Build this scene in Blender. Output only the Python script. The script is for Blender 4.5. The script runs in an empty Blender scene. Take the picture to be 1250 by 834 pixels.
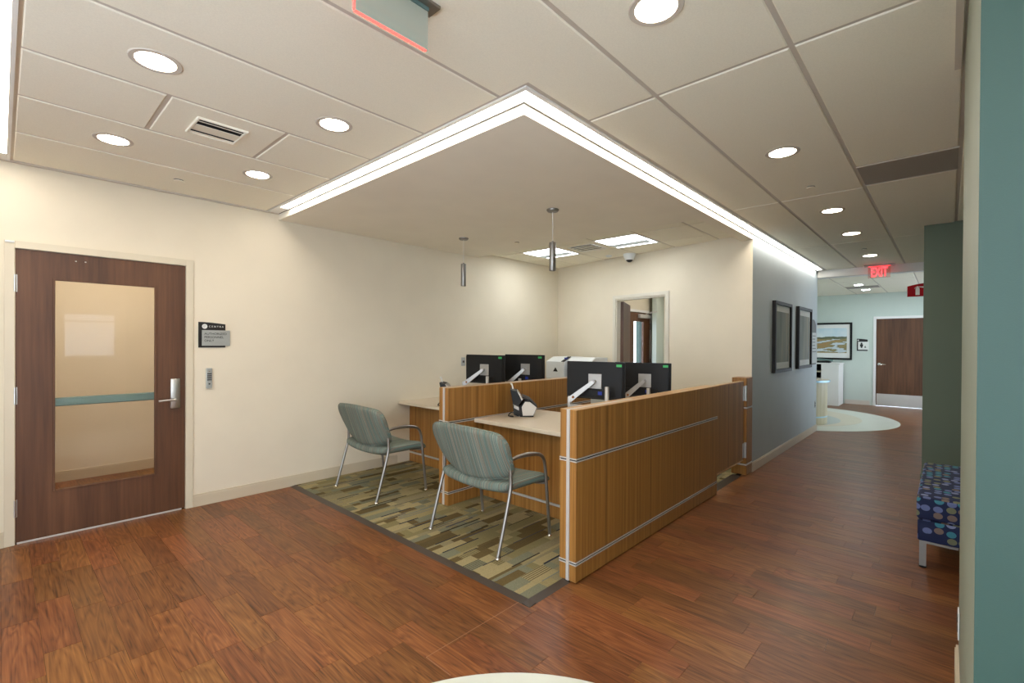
import bpy, bmesh, math, random
from mathutils import Vector, Matrix
PI = math.pi
R = math.radians
rng = random.Random(7)
scene = bpy.context.scene
COL = scene.collection

# ------------------------------------------------------------------ camera
H = 1.466
YAW, PITCH, ROLL, FPX, CY = 0.745430808, -0.00523834970, 0.00602983462, 576.579443, 422.207839
F = Vector((math.cos(YAW)*math.cos(PITCH), math.sin(YAW)*math.cos(PITCH), math.sin(PITCH)))
Rt = Vector((math.sin(YAW), -math.cos(YAW), 0)); Up = Rt.cross(F)
cr, sr = math.cos(ROLL), math.sin(ROLL)
r_ax, u_ax = cr*Rt + sr*Up, -sr*Rt + cr*Up
cam = bpy.data.cameras.new('camera')
cam.sensor_width = 36.0
cam.lens = FPX/1250*36.0
cam.shift_y = (CY-417)/1250
cam.clip_start = 0.02
camo = bpy.data.objects.new('camera', cam); COL.objects.link(camo)
M3 = Matrix((r_ax, u_ax, -F)).transposed()
camo.matrix_world = Matrix.Translation((0, 0, H)) @ M3.to_4x4()
scene.camera = camo

# ------------------------------------------------------------------ world, exposure
w = bpy.data.worlds.new('sky'); scene.world = w; w.use_nodes = True
bg = w.node_tree.nodes['Background']
bg.inputs[0].default_value = (0.80, 0.90, 1.0, 1); bg.inputs[1].default_value = 3.8
scene.view_settings.view_transform = 'Standard'
scene.view_settings.look = 'None'
scene.view_settings.gamma = 1.0
scene.view_settings.use_curve_mapping = False
scene.view_settings.exposure = 0.74
scene.cycles.use_denoising = True
scene.cycles.max_bounces = 10
scene.cycles.diffuse_bounces = 6
scene.cycles.glossy_bounces = 5
scene.cycles.transmission_bounces = 8
scene.cycles.sample_clamp_indirect = 6.0
scene.cycles.caustics_reflective = False
scene.cycles.caustics_refractive = False
L_STRIP, L_DOWN, L_TROF, L_FAR = 11.5, 32.0, 11.0, 60.0
C_STRIP, C_DOWN, C_FAR = (1.0, 0.93, 0.84), (1.0, 0.86, 0.70), (0.80, 0.93, 1.0)

# ------------------------------------------------------------------ material helpers
def new_mat(name):
    m = bpy.data.materials.new(name); m.use_nodes = True
    return m, m.node_tree, m.node_tree.nodes['Principled BSDF']
def lk(nt, a, b): nt.links.new(a, b)
def node(nt, t, **kw):
    n = nt.nodes.new(t)
    for k, v in kw.items(): setattr(n, k, v)
    return n
def ramp(nt, fac, stops):
    n = node(nt, 'ShaderNodeValToRGB'); e = n.color_ramp.elements
    while len(e) < len(stops): e.new(0.5)
    for el, (p, c) in zip(e, stops): el.position = p; el.color = (*c, 1)
    lk(nt, fac, n.inputs[0]); return n
def mathn(nt, op, a, b=None, c=None):
    n = node(nt, 'ShaderNodeMath', operation=op)
    for i, v in enumerate((a, b, c)):
        if v is None: continue
        if isinstance(v, (int, float)): n.inputs[i].default_value = v
        else: lk(nt, v, n.inputs[i])
    return n.outputs[0]
def simple(name, col, rough=0.5, metal=0.0, spec=0.5, bump=0.0, bscale=200.0, var=0.0, vscale=3.0):
    m, nt, b = new_mat(name)
    b.inputs['Base Color'].default_value = (*col, 1)
    b.inputs['Roughness'].default_value = rough
    b.inputs['Metallic'].default_value = metal
    b.inputs['Specular IOR Level'].default_value = spec
    tc = node(nt, 'ShaderNodeTexCoord')
    n = node(nt, 'ShaderNodeTexNoise'); n.inputs['Scale'].default_value = vscale
    n.inputs['Detail'].default_value = 4
    lk(nt, tc.outputs['Object'], n.inputs['Vector'])
    v = max(var, 0.02)
    rp = ramp(nt, n.outputs['Fac'], [(0.3, tuple(c*(1-v) for c in col)), (0.7, tuple(min(1, c*(1+v)) for c in col))])
    lk(nt, rp.outputs[0], b.inputs['Base Color'])
    if bump:
        n2 = node(nt, 'ShaderNodeTexNoise'); n2.inputs['Scale'].default_value = bscale
        lk(nt, tc.outputs['Object'], n2.inputs['Vector'])
        bp = node(nt, 'ShaderNodeBump'); bp.inputs['Strength'].default_value = bump; bp.inputs['Distance'].default_value = 0.002
        lk(nt, n2.outputs['Fac'], bp.inputs['Height']); lk(nt, bp.outputs[0], b.inputs['Normal'])
    return m
def emis(name, col, s):
    m, nt, b = new_mat(name)
    b.inputs['Base Color'].default_value = (*col, 1)
    b.inputs['Emission Color'].default_value = (*col, 1)
    b.inputs['Emission Strength'].default_value = s
    return m
def glass(name, tint=(1, 1, 1), refl=0.08, rough=0.0):
    # thin clear pane: transparent with a fresnel reflection
    m = bpy.data.materials.new(name); m.use_nodes = True; nt = m.node_tree
    nt.nodes.clear()
    out = node(nt, 'ShaderNodeOutputMaterial')
    tr = node(nt, 'ShaderNodeBsdfTransparent'); tr.inputs[0].default_value = (*tint, 1)
    gl = node(nt, 'ShaderNodeBsdfGlossy'); gl.inputs['Roughness'].default_value = rough
    lw = node(nt, 'ShaderNodeLayerWeight'); lw.inputs['Blend'].default_value = 0.5
    f = mathn(nt, 'MULTIPLY_ADD', mathn(nt, 'POWER', lw.outputs['Facing'], 5.0), 1.0-refl, refl)   # Schlick, both sides alike
    mx = node(nt, 'ShaderNodeMixShader')
    lk(nt, f, mx.inputs[0]); lk(nt, tr.outputs[0], mx.inputs[1]); lk(nt, gl.outputs[0], mx.inputs[2])
    lk(nt, mx.outputs[0], out.inputs[0]); return m
def grain(name, c0, c1, c2, scale=(70, 70, 1.6), rough=0.4, coarse=(9, 9, 0.4)):
    m, nt, b = new_mat(name)
    tc = node(nt, 'ShaderNodeTexCoord')
    mp = node(nt, 'ShaderNodeMapping'); mp.inputs['Scale'].default_value = scale
    lk(nt, tc.outputs['Object'], mp.inputs[0])
    n = node(nt, 'ShaderNodeTexNoise'); n.inputs['Scale'].default_value = 1; n.inputs['Detail'].default_value = 3; n.inputs['Roughness'].default_value = 0.6
    lk(nt, mp.outputs[0], n.inputs['Vector'])
    mp2 = node(nt, 'ShaderNodeMapping'); mp2.inputs['Scale'].default_value = coarse
    lk(nt, tc.outputs['Object'], mp2.inputs[0])
    n2 = node(nt, 'ShaderNodeTexNoise'); n2.inputs['Scale'].default_value = 1; n2.inputs['Detail'].default_value = 2
    lk(nt, mp2.outputs[0], n2.inputs['Vector'])
    s = mathn(nt, 'MULTIPLY_ADD', n2.outputs['Fac'], 0.55, mathn(nt, 'MULTIPLY', n.outputs['Fac'], 0.5))
    rp = ramp(nt, s, [(0.36, c0), (0.52, c1), (0.70, c2)])
    lk(nt, rp.outputs[0], b.inputs['Base Color'])
    b.inputs['Roughness'].default_value = rough
    return m

MAT = {}
MAT['cream'] = simple('cream_wall_paint', (0.725, 0.655, 0.515), 0.75, bump=0.15, bscale=300)
MAT['greywall'] = simple('blue_grey_wall_paint', (0.44, 0.505, 0.525), 0.55, bump=0.1, bscale=300)
MAT['teal'] = simple('teal_wall_paint', (0.020, 0.058, 0.045), 0.55, bump=0.1, bscale=300)
MAT['palegreen'] = simple('pale_green_wall_paint', (0.25, 0.28, 0.215), 0.6, bump=0.1, bscale=300)
MAT['green'] = simple('dark_green_wall_paint', (0.125, 0.165, 0.115), 0.6, bump=0.1, bscale=300)
MAT['mint'] = simple('mint_wall_paint', (0.56, 0.63, 0.57), 0.6, bump=0.1, bscale=300)
MAT['white'] = simple('white_paint', (0.80, 0.79, 0.76), 0.5)
MAT['soffit'] = simple('soffit_paint', (0.88, 0.825, 0.705), 0.8, bump=0.1, bscale=250)
MAT['tile'] = simple('ceiling_tile', (0.89, 0.845, 0.71), 0.9, bump=0.5, bscale=500, var=0.03, vscale=150)
MAT['tee'] = simple('ceiling_grid_paint', (0.60, 0.54, 0.465), 0.6)
MAT['trim'] = simple('cream_trim_paint', (0.57, 0.49, 0.36), 0.4)
MAT['frame'] = simple('door_frame_paint', (0.64, 0.575, 0.44), 0.35)
MAT['frame2'] = simple('pale_frame_paint', (0.66, 0.62, 0.52), 0.4)
MAT['steel'] = simple('brushed_steel', (0.55, 0.54, 0.51), 0.32, 1.0)
MAT['alu'] = simple('satin_aluminium', (0.60, 0.58, 0.55), 0.42, 0.35)
MAT['armalu'] = simple('silver_arm_casting', (0.50, 0.485, 0.46), 0.4, 0.5)
MAT['seam'] = simple('floor_seam_line', (0.30, 0.15, 0.08), 0.4)
MAT['armmetal'] = simple('silver_tube', (0.29, 0.275, 0.25), 0.38, 0.9)
MAT['chrome'] = simple('chrome', (0.8, 0.8, 0.8), 0.12, 1.0)
MAT['black'] = simple('black_plastic', (0.010, 0.010, 0.010), 0.5, spec=0.3)
MAT['blackframe'] = simple('black_frame', (0.012, 0.011, 0.011), 0.5, spec=0.25)
MAT['dark'] = simple('dark_void', (0.01, 0.01, 0.01), 0.8)
MAT['edge'] = simple('dark_brown_edging', (0.055, 0.042, 0.032), 0.45)
MAT['worktop'] = simple('beige_worktop', (0.69, 0.60, 0.46), 0.35, var=0.03, vscale=60)
MAT['whiteplastic'] = simple('white_plastic', (0.76, 0.79, 0.79), 0.35)
MAT['greyplastic'] = simple('light_grey_plastic', (0.63, 0.60, 0.55), 0.4)
MAT['inlay'] = simple('cream_vinyl', (0.62, 0.64, 0.56), 0.35, var=0.02)
MAT['inlaytan'] = simple('tan_vinyl', (0.60, 0.55, 0.42), 0.35)
MAT['inlayblue'] = simple('grey_vinyl', (0.42, 0.47, 0.44), 0.35)
MAT['signgrey'] = simple('grey_sign_plate', (0.40, 0.42, 0.40), 0.35, 0.3)
MAT['signblack'] = simple('black_sign_plate', (0.012, 0.011, 0.010), 0.35)
MAT['signwhite'] = simple('white_print', (0.75, 0.75, 0.72), 0.5)
MAT['red'] = simple('red_sign', (0.36, 0.004, 0.010), 0.6, spec=0.15)
MAT['mat'] = simple('white_mat_board', (0.66, 0.68, 0.64), 0.7)
MAT['greensticker'] = simple('green_sticker', (0.05, 0.45, 0.12), 0.5)
MAT['blue'] = simple('blue_connector', (0.01, 0.03, 0.30), 0.4)
MAT['orange'] = simple('orange_cap', (0.30, 0.12, 0.03), 0.4)
MAT['grille'] = simple('grey_perforated_metal', (0.33, 0.29, 0.245), 0.6, bump=0.6, bscale=180, var=0.25, vscale=260)
MAT['doorwood'] = grain('dark_walnut_door', (0.058, 0.022, 0.008), (0.100, 0.039, 0.015), (0.145, 0.062, 0.025), (34, 34, 1.4), 0.5, (5, 5, 0.7))
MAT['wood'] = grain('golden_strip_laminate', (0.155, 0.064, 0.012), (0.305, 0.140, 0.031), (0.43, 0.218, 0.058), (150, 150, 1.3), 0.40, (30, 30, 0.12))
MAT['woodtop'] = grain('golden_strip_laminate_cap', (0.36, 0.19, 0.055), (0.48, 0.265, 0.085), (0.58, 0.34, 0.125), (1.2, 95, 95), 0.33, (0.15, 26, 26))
MAT['palewood'] = grain('pale_strip_laminate', (0.42, 0.38, 0.24), (0.52, 0.47, 0.31), (0.60, 0.55, 0.38), (60, 60, 1.2), 0.4, (18, 18, 0.2))
MAT['bluelit_strip'] = simple('blue_lit_metal_strip', (0.42, 0.66, 0.80), 0.3, 0.2)  # blue light on plain aluminium, painted into the colour
MAT['strip_light'] = emis('linear_light_lens', C_STRIP, L_STRIP)
MAT['down_light'] = emis('downlight_lens', C_DOWN, L_DOWN)
MAT['far_light'] = emis('far_downlight_lens', C_FAR, L_FAR)
MAT['trof_light'] = emis('troffer_lens', (0.93, 0.97, 1.0), L_TROF)
MAT['added_hall_light'] = emis('added_hall_lens', (1.0, 0.87, 0.72), 14.0)  # glow of the unseen panel added in the hall
MAT['trof_basket'] = emis('troffer_basket', (0.62, 0.68, 0.71), 0.18)
MAT['exit_red'] = emis('exit_letter_red', (1.0, 0.05, 0.06), 1.7)
MAT['exit_edge'] = emis('exit_edge_red', (1.0, 0.022, 0.018), 7.0)
MAT['glass'] = glass('clear_door_glass', (0.98, 0.97, 0.95), 0.016)
MAT['winglass'] = glass('window_glass', (0.97, 0.98, 1.0), 0.03)
MAT['acrylic'] = simple('edge_lit_panel', (0.36, 0.385, 0.325), 0.3)  # opaque grey-green paints in the panel's mirror-like reflection
MAT['exitacrylic'] = glass('clear_exit_panel', (0.95, 0.80, 0.78), 0.02, 0.3)
MAT['tealbar'] = simple('push_bar_metal', (0.16, 0.25, 0.24), 0.35, 0.4)

def plank_mat():
    m, nt, b = new_mat('walnut_vinyl_plank')
    geo = node(nt, 'ShaderNodeNewGeometry'); oi = node(nt, 'ShaderNodeObjectInfo')
    at = node(nt, 'ShaderNodeAttribute'); at.attribute_name = 'rnd'
    rnd = mathn(nt, 'FRACT', mathn(nt, 'ADD', oi.outputs['Random'], at.outputs['Fac']))
    cmb = node(nt, 'ShaderNodeCombineXYZ')
    lk(nt, mathn(nt, 'MULTIPLY', rnd, 17.0), cmb.inputs[0]); lk(nt, mathn(nt, 'MULTIPLY', rnd, 31.0), cmb.inputs[1]); lk(nt, mathn(nt, 'MULTIPLY', rnd, 53.0), cmb.inputs[2])
    va = node(nt, 'ShaderNodeVectorMath', operation='ADD')
    lk(nt, geo.outputs['Position'], va.inputs[0]); lk(nt, cmb.outputs[0], va.inputs[1])
    mp = node(nt, 'ShaderNodeMapping'); mp.inputs['Scale'].default_value = (16, 1.6, 1)
    lk(nt, va.outputs[0], mp.inputs[0])
    # cathedral figure: bands of a warped low-frequency field
    n = node(nt, 'ShaderNodeTexNoise'); n.inputs['Scale'].default_value = 0.75; n.inputs['Detail'].default_value = 2; n.inputs['Distortion'].default_value = 0.6
    lk(nt, mp.outputs[0], n.inputs['Vector'])
    band = mathn(nt, 'PINGPONG', mathn(nt, 'MULTIPLY', n.outputs['Fac'], 9.0), 0.5)
    mp2 = node(nt, 'ShaderNodeMapping'); mp2.inputs['Scale'].default_value = (150, 4, 1)
    lk(nt, va.outputs[0], mp2.inputs[0])
    n2 = node(nt, 'ShaderNodeTexNoise'); n2.inputs['Scale'].default_value = 1; n2.inputs['Detail'].default_value = 3
    lk(nt, mp2.outputs[0], n2.inputs['Vector'])
    s = mathn(nt, 'ADD', mathn(nt, 'MULTIPLY', band, 0.55), mathn(nt, 'MULTIPLY', n2.outputs['Fac'], 0.75))
    rp = ramp(nt, s, [(0.22, (0.058, 0.019, 0.006)), (0.42, (0.150, 0.054, 0.017)), (0.60, (0.195, 0.075, 0.023)), (0.85, (0.295, 0.122, 0.038))])
    hsv = node(nt, 'ShaderNodeHueSaturation')
    lk(nt, rp.outputs[0], hsv.inputs['Color'])
    wn = node(nt, 'ShaderNodeTexWhiteNoise', noise_dimensions='1D'); lk(nt, mathn(nt, 'MULTIPLY', rnd, 977.0), wn.inputs['W'])
    lk(nt, mathn(nt, 'MULTIPLY_ADD', wn.outputs['Value'], 0.42, 0.79), hsv.inputs['Value'])
    lk(nt, mathn(nt, 'MULTIPLY_ADD', rnd, 0.014, 0.492), hsv.inputs['Hue'])
    lk(nt, hsv.outputs[0], b.inputs['Base Color'])
    b.inputs['Roughness'].default_value = 0.34; b.inputs['Specular IOR Level'].default_value = 0.32
    bp = node(nt, 'ShaderNodeBump'); bp.inputs['Strength'].default_value = 0.12; bp.inputs['Distance'].default_value = 0.001
    lk(nt, n2.outputs['Fac'], bp.inputs['Height']); lk(nt, bp.outputs[0], b.inputs['Normal'])
    return m
MAT['plank'] = plank_mat()

def carpet_mat():
    m, nt, b = new_mat('woven_carpet')
    at = node(nt, 'ShaderNodeAttribute'); at.attribute_name = 'tone'
    tc = node(nt, 'ShaderNodeTexCoord')
    n = node(nt, 'ShaderNodeTexNoise'); n.inputs['Scale'].default_value = 260; n.inputs['Detail'].default_value = 2
    lk(nt, tc.outputs['Object'], n.inputs['Vector'])
    mx = node(nt, 'ShaderNodeMix', data_type='RGBA', blend_type='MULTIPLY'); mx.inputs[0].default_value = 0.55
    rp = ramp(nt, n.outputs['Fac'], [(0.3, (0.55, 0.55, 0.55)), (0.7, (1.15, 1.15, 1.15))])
    lk(nt, at.outputs['Color'], mx.inputs[6]); lk(nt, rp.outputs[0], mx.inputs[7])
    lk(nt, mx.outputs[2], b.inputs['Base Color'])
    b.inputs['Roughness'].default_value = 0.95; b.inputs['Specular IOR Level'].default_value = 0.1
    bp = node(nt, 'ShaderNodeBump'); bp.inputs['Strength'].default_value = 0.6; bp.inputs['Distance'].default_value = 0.003
    lk(nt, n.outputs['Fac'], bp.inputs['Height']); lk(nt, bp.outputs[0], b.inputs['Normal'])
    return m
MAT['carpet'] = carpet_mat()

def stripe_fabric():
    m, nt, b = new_mat('striped_teal_fabric')
    tc = node(nt, 'ShaderNodeTexCoord')
    mp = node(nt, 'ShaderNodeMapping'); mp.inputs['Scale'].default_value = (0.5, 115, 0.5)
    lk(nt, tc.outputs['Object'], mp.inputs[0])
    n = node(nt, 'ShaderNodeTexNoise'); n.inputs['Scale'].default_value = 1; n.inputs['Detail'].default_value = 1; n.inputs['Roughness'].default_value = 0.6
    lk(nt, mp.outputs[0], n.inputs['Vector'])
    rp = ramp(nt, n.outputs['Fac'], [(0.30, (0.080, 0.145, 0.130)), (0.37, (0.165, 0.205, 0.175)), (0.43, (0.095, 0.170, 0.155)), (0.47, (0.215, 0.180, 0.135)), (0.51, (0.140, 0.155, 0.125)), (0.55, (0.110, 0.185, 0.165)), (0.61, (0.270, 0.290, 0.235)), (0.68, (0.195, 0.155, 0.115))])
    n2 = node(nt, 'ShaderNodeTexNoise'); n2.inputs['Scale'].default_value = 420
    lk(nt, tc.outputs['Object'], n2.inputs['Vector'])
    mx = node(nt, 'ShaderNodeMix', data_type='RGBA', blend_type='MULTIPLY'); mx.inputs[0].default_value = 0.4
    rp2 = ramp(nt, n2.outputs['Fac'], [(0.3, (0.6, 0.6, 0.6)), (0.7, (1.2, 1.2, 1.2))])
    lk(nt, rp.outputs[0], mx.inputs[6]); lk(nt, rp2.outputs[0], mx.inputs[7])
    lk(nt, mx.outputs[2], b.inputs['Base Color']); b.inputs['Roughness'].default_value = 0.9
    b.inputs['Specular IOR Level'].default_value = 0.2
    return m
MAT['stripe'] = stripe_fabric()

def dot_fabric():
    m, nt, b = new_mat('navy_dotted_fabric')
    tc = node(nt, 'ShaderNodeTexCoord'); geo = node(nt, 'ShaderNodeNewGeometry')
    sp = node(nt, 'ShaderNodeSeparateXYZ'); lk(nt, tc.outputs['Object'], sp.inputs[0])
    sn = node(nt, 'ShaderNodeSeparateXYZ'); lk(nt, geo.outputs['Normal'], sn.inputs[0])
    top = mathn(nt, 'GREATER_THAN', mathn(nt, 'ABSOLUTE', sn.outputs[2]), 0.7)
    sx = mathn(nt, 'GREATER_THAN', mathn(nt, 'ABSOLUTE', sn.outputs[0]), 0.7)
    nsx = mathn(nt, 'SUBTRACT', 1.0, sx); ntop = mathn(nt, 'SUBTRACT', 1.0, top)
    u = mathn(nt, 'ADD', mathn(nt, 'MULTIPLY', sp.outputs[0], nsx), mathn(nt, 'MULTIPLY', sp.outputs[1], sx))
    v = mathn(nt, 'ADD', mathn(nt, 'MULTIPLY', sp.outputs[2], ntop), mathn(nt, 'MULTIPLY', sp.outputs[1], top))
    cmb = node(nt, 'ShaderNodeCombineXYZ')
    lk(nt, mathn(nt, 'MULTIPLY', u, 17.0), cmb.inputs[0]); lk(nt, mathn(nt, 'MULTIPLY', v, 20.0), cmb.inputs[1])
    vo = node(nt, 'ShaderNodeTexVoronoi', voronoi_dimensions='2D'); vo.inputs['Scale'].default_value = 1.0; vo.inputs['Randomness'].default_value = 0.35
    lk(nt, cmb.outputs[0], vo.inputs['Vector'])
    inside = mathn(nt, 'LESS_THAN', vo.outputs['Distance'], 0.40)
    sc = node(nt, 'ShaderNodeSeparateXYZ'); lk(nt, vo.outputs['Color'], sc.inputs[0])
    keep = mathn(nt, 'GREATER_THAN', sc.outputs[0], 0.22)
    fac = mathn(nt, 'MULTIPLY', mathn(nt, 'MULTIPLY', inside, keep), 0.92)
    rp = ramp(nt, sc.outputs[1], [(0.0, (0.13, 0.17, 0.36)), (0.28, (0.045, 0.22, 0.29)), (0.5, (0.17, 0.18, 0.10)), (0.7, (0.19, 0.14, 0.115)), (0.85, (0.22, 0.25, 0.42))])
    rp.color_ramp.interpolation = 'CONSTANT'
    mx = node(nt, 'ShaderNodeMix', data_type='RGBA'); mx.inputs[6].default_value = (0.006, 0.014, 0.058, 1)
    lk(nt, fac, mx.inputs[0]); lk(nt, rp.outputs[0], mx.inputs[7])
    lk(nt, mx.outputs[2], b.inputs['Base Color']); b.inputs['Roughness'].default_value = 0.85
    return m
MAT['dots'] = dot_fabric()

def landscape_mat():
    # marsh view: sky, tree line, reeds with pale winding water (object space: y across, z up, 0..1 range set by mapping)
    m, nt, b = new_mat('marsh_print')
    tc = node(nt, 'ShaderNodeTexCoord'); sp = node(nt, 'ShaderNodeSeparateXYZ'); lk(nt, tc.outputs['Object'], sp.inputs[0])
    mp = node(nt, 'ShaderNodeMapping'); mp.inputs['Scale'].default_value = (1, 2.4, 11)
    lk(nt, tc.outputs['Object'], mp.inputs[0])
    n = node(nt, 'ShaderNodeTexNoise'); n.inputs['Scale'].default_value = 1.3; n.inputs['Detail'].default_value = 4
    lk(nt, mp.outputs[0], n.inputs['Vector'])
    land = ramp(nt, n.outputs['Fac'], [(0.36, (0.55, 0.62, 0.66)), (0.45, (0.60, 0.66, 0.68)), (0.47, (0.22, 0.20, 0.10)), (0.56, (0.34, 0.26, 0.11)), (0.66, (0.40, 0.24, 0.10))])
    n3 = node(nt, 'ShaderNodeTexNoise'); n3.inputs['Scale'].default_value = 4
    lk(nt, tc.outputs['Object'], n3.inputs['Vector'])
    sky = ramp(nt, n3.outputs['Fac'], [(0.3, (0.52, 0.66, 0.74)), (0.7, (0.72, 0.78, 0.80))])
    hz = mathn(nt, 'ADD', sp.outputs[2], mathn(nt, 'MULTIPLY', mathn(nt, 'SUBTRACT', n3.outputs['Fac'], 0.5), 0.10))
    mx1 = node(nt, 'ShaderNodeMix', data_type='RGBA'); lk(nt, mathn(nt, 'GREATER_THAN', hz, 0.06), mx1.inputs[0])
    lk(nt, land.outputs[0], mx1.inputs[6]); mx1.inputs[7].default_value = (0.13, 0.15, 0.09, 1)
    mx2 = node(nt, 'ShaderNodeMix', data_type='RGBA'); lk(nt, mathn(nt, 'GREATER_THAN', hz, 0.115), mx2.inputs[0])
    lk(nt, mx1.outputs[2], mx2.inputs[6]); lk(nt, sky.outputs[0], mx2.inputs[7])
    lk(nt, mx2.outputs[2], b.inputs['Base Color']); b.inputs['Roughness'].default_value = 0.4
    return m
MAT['landscape'] = landscape_mat()
def misty_mat():
    m, nt, b = new_mat('misty_vertical_print')
    tc = node(nt, 'ShaderNodeTexCoord'); mp = node(nt, 'ShaderNodeMapping'); mp.inputs['Scale'].default_value = (7, 7, 0.9)
    lk(nt, tc.outputs['Object'], mp.inputs[0])
    n = node(nt, 'ShaderNodeTexNoise'); n.inputs['Scale'].default_value = 1; n.inputs['Detail'].default_value = 5
    lk(nt, mp.outputs[0], n.inputs['Vector'])
    rp = ramp(nt, n.outputs['Fac'], [(0.32, (0.15, 0.18, 0.16)), (0.5, (0.25, 0.28, 0.24)), (0.68, (0.36, 0.34, 0.26))])
    lk(nt, rp.outputs[0], b.inputs['Base Color']); b.inputs['Roughness'].default_value = 0.65; b.inputs['Specular IOR Level'].default_value = 0.2
    return m
MAT['misty'] = misty_mat()

# ------------------------------------------------------------------ geometry helpers
def BM(): return bmesh.new()
def obj(name, bm, m, parent=None, smooth=False, loc=None, kind=None):
    bmesh.ops.recalc_face_normals(bm, faces=bm.faces)
    me = bpy.data.meshes.new(name); bm.to_mesh(me); bm.free()
    if m is not None: me.materials.append(MAT[m] if isinstance(m, str) else m)
    if smooth:
        for p in me.polygons: p.use_smooth = True
        try: me.set_sharp_from_angle(angle=R(40))
        except Exception: pass
    o = bpy.data.objects.new(name, me); COL.objects.link(o)
    if parent is not None: o.parent = parent
    if loc is not None: o.location = loc
    if kind: o['kind'] = kind
    return o
def empty(name, loc=(0, 0, 0), rz=0.0):
    o = bpy.data.objects.new(name, None); COL.objects.link(o)
    o.location = loc; o.rotation_euler = (0, 0, rz); o.empty_display_size = 0.1
    return o
def tag(o, label, cat, group=None):
    o['label'] = label; o['category'] = cat
    if group: o['group'] = group
    return o
def thing(name, label, cat, loc=(0, 0, 0), rz=0.0, group=None): return tag(empty(name, loc, rz), label, cat, group)
def struct(o): o['kind'] = 'structure'; return o
def box(bm, x0, x1, y0, y1, z0, z1, bev=0.0, seg=1):
    v = [bm.verts.new(p) for p in ((x0, y0, z0), (x1, y0, z0), (x1, y1, z0), (x0, y1, z0), (x0, y0, z1), (x1, y0, z1), (x1, y1, z1), (x0, y1, z1))]
    fs = [bm.faces.new([v[i] for i in f]) for f in ((0, 3, 2, 1), (4, 5, 6, 7), (0, 1, 5, 4), (1, 2, 6, 5), (2, 3, 7, 6), (3, 0, 4, 7))]
    if bev > 0:
        es = list({e for f in fs for e in f.edges})
        bmesh.ops.bevel(bm, geom=es, offset=bev, segments=seg, affect='EDGES', profile=0.5)
    return bm
def prism(bm, poly, d0, d1, axes='xy'):
    # polygon in a plane, extruded along the third axis
    def P(a, b, d):
        return {'xy': (a, b, d), 'xz': (a, d, b), 'yz': (d, a, b)}[axes]
    n = len(poly)
    A = [bm.verts.new(P(a, b, d0)) for a, b in poly]; B = [bm.verts.new(P(a, b, d1)) for a, b in poly]
    bm.faces.new(A[::-1]); bm.faces.new(B)
    for i in range(n): bm.faces.new((A[i], A[(i+1) % n], B[(i+1) % n], B[i]))
    return bm
def tube(bm, pts, r, seg=10, closed=False):
    pts = [Vector(p) for p in pts]; n = len(pts); rs = r if isinstance(r, (list, tuple)) else [r]*n
    rings = []; prev = None
    for i, p in enumerate(pts):
        if closed: t = (pts[(i+1) % n]-pts[i-1]).normalized()
        else: t = (pts[min(i+1, n-1)]-pts[max(i-1, 0)]).normalized()
        if prev is None:
            a = Vector((0, 0, 1)) if abs(t.z) < 0.9 else Vector((1, 0, 0))
            nrm = (a - t*a.dot(t)).normalized()
        else: nrm = (prev - t*prev.dot(t)).normalized()
        prev = nrm; b = t.cross(nrm)
        rings.append([bm.verts.new(p + (nrm*math.cos(k*2*PI/seg) + b*math.sin(k*2*PI/seg))*rs[i]) for k in range(seg)])
    m = n if closed else n-1
    for i in range(m):
        A, B = rings[i], rings[(i+1) % n]
        for k in range(seg): bm.faces.new((A[k], A[(k+1) % seg], B[(k+1) % seg], B[k]))
    if not closed:
        bm.faces.new(rings[0][::-1]); bm.faces.new(rings[-1])
    return bm
def smooth_path(pts, n=6):
    # Catmull-Rom through the points
    P = [Vector(p) for p in pts]; out = []
    for i in range(len(P)-1):
        p0, p1, p2, p3 = P[max(i-1, 0)], P[i], P[i+1], P[min(i+2, len(P)-1)]
        for k in range(n):
            t = k/n
            out.append(0.5*((2*p1)+(-p0+p2)*t+(2*p0-5*p1+4*p2-p3)*t*t+(-p0+3*p1-3*p2+p3)*t**3))
    out.append(P[-1]); return out
def lathe(bm, prof, c=(0, 0, 0), seg=24, cap0=True, cap1=True):
    rings = []
    for r, z in prof:
        rings.append([bm.verts.new((c[0]+r*math.cos(k*2*PI/seg), c[1]+r*math.sin(k*2*PI/seg), c[2]+z)) for k in range(seg)])
    for A, B in zip(rings, rings[1:]):
        for k in range(seg): bm.faces.new((A[k], A[(k+1) % seg], B[(k+1) % seg], B[k]))
    if cap0: bm.faces.new(rings[0][::-1])
    if cap1: bm.faces.new(rings[-1])
    return bm
def disc_poly(cx, cy, r, n=64, a0=0, a1=2*PI):
    return [(cx+r*math.cos(a0+(a1-a0)*k/n), cy+r*math.sin(a0+(a1-a0)*k/n)) for k in range(n if a1-a0 > 6.28 else n+1)]
def pillow(bm, fx, nu=20, nv=14):
    # closed soft slab: fx(u, v, side) -> point, u,v in -1..1, both sides meet at the border
    G = []
    for s in (1, -1):
        g = []
        for j in range(nv+1):
            row = []
            for i in range(nu+1):
                u, v = math.sin((-1+2*i/nu)*PI/2), math.sin((-1+2*j/nv)*PI/2)
                edge = i in (0, nu) or j in (0, nv)
                if s == -1 and edge: row.append(G[0][j][i]); continue
                row.append(bm.verts.new(fx(u, v, 0 if edge else s)))
            g.append(row)
        G.append(g)
    for q, g in enumerate(G):
        for j in range(nv):
            for i in range(nu):
                f = (g[j][i], g[j][i+1], g[j+1][i+1], g[j+1][i])
                bm.faces.new(f if q == 0 else f[::-1])
    return bm
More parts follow.
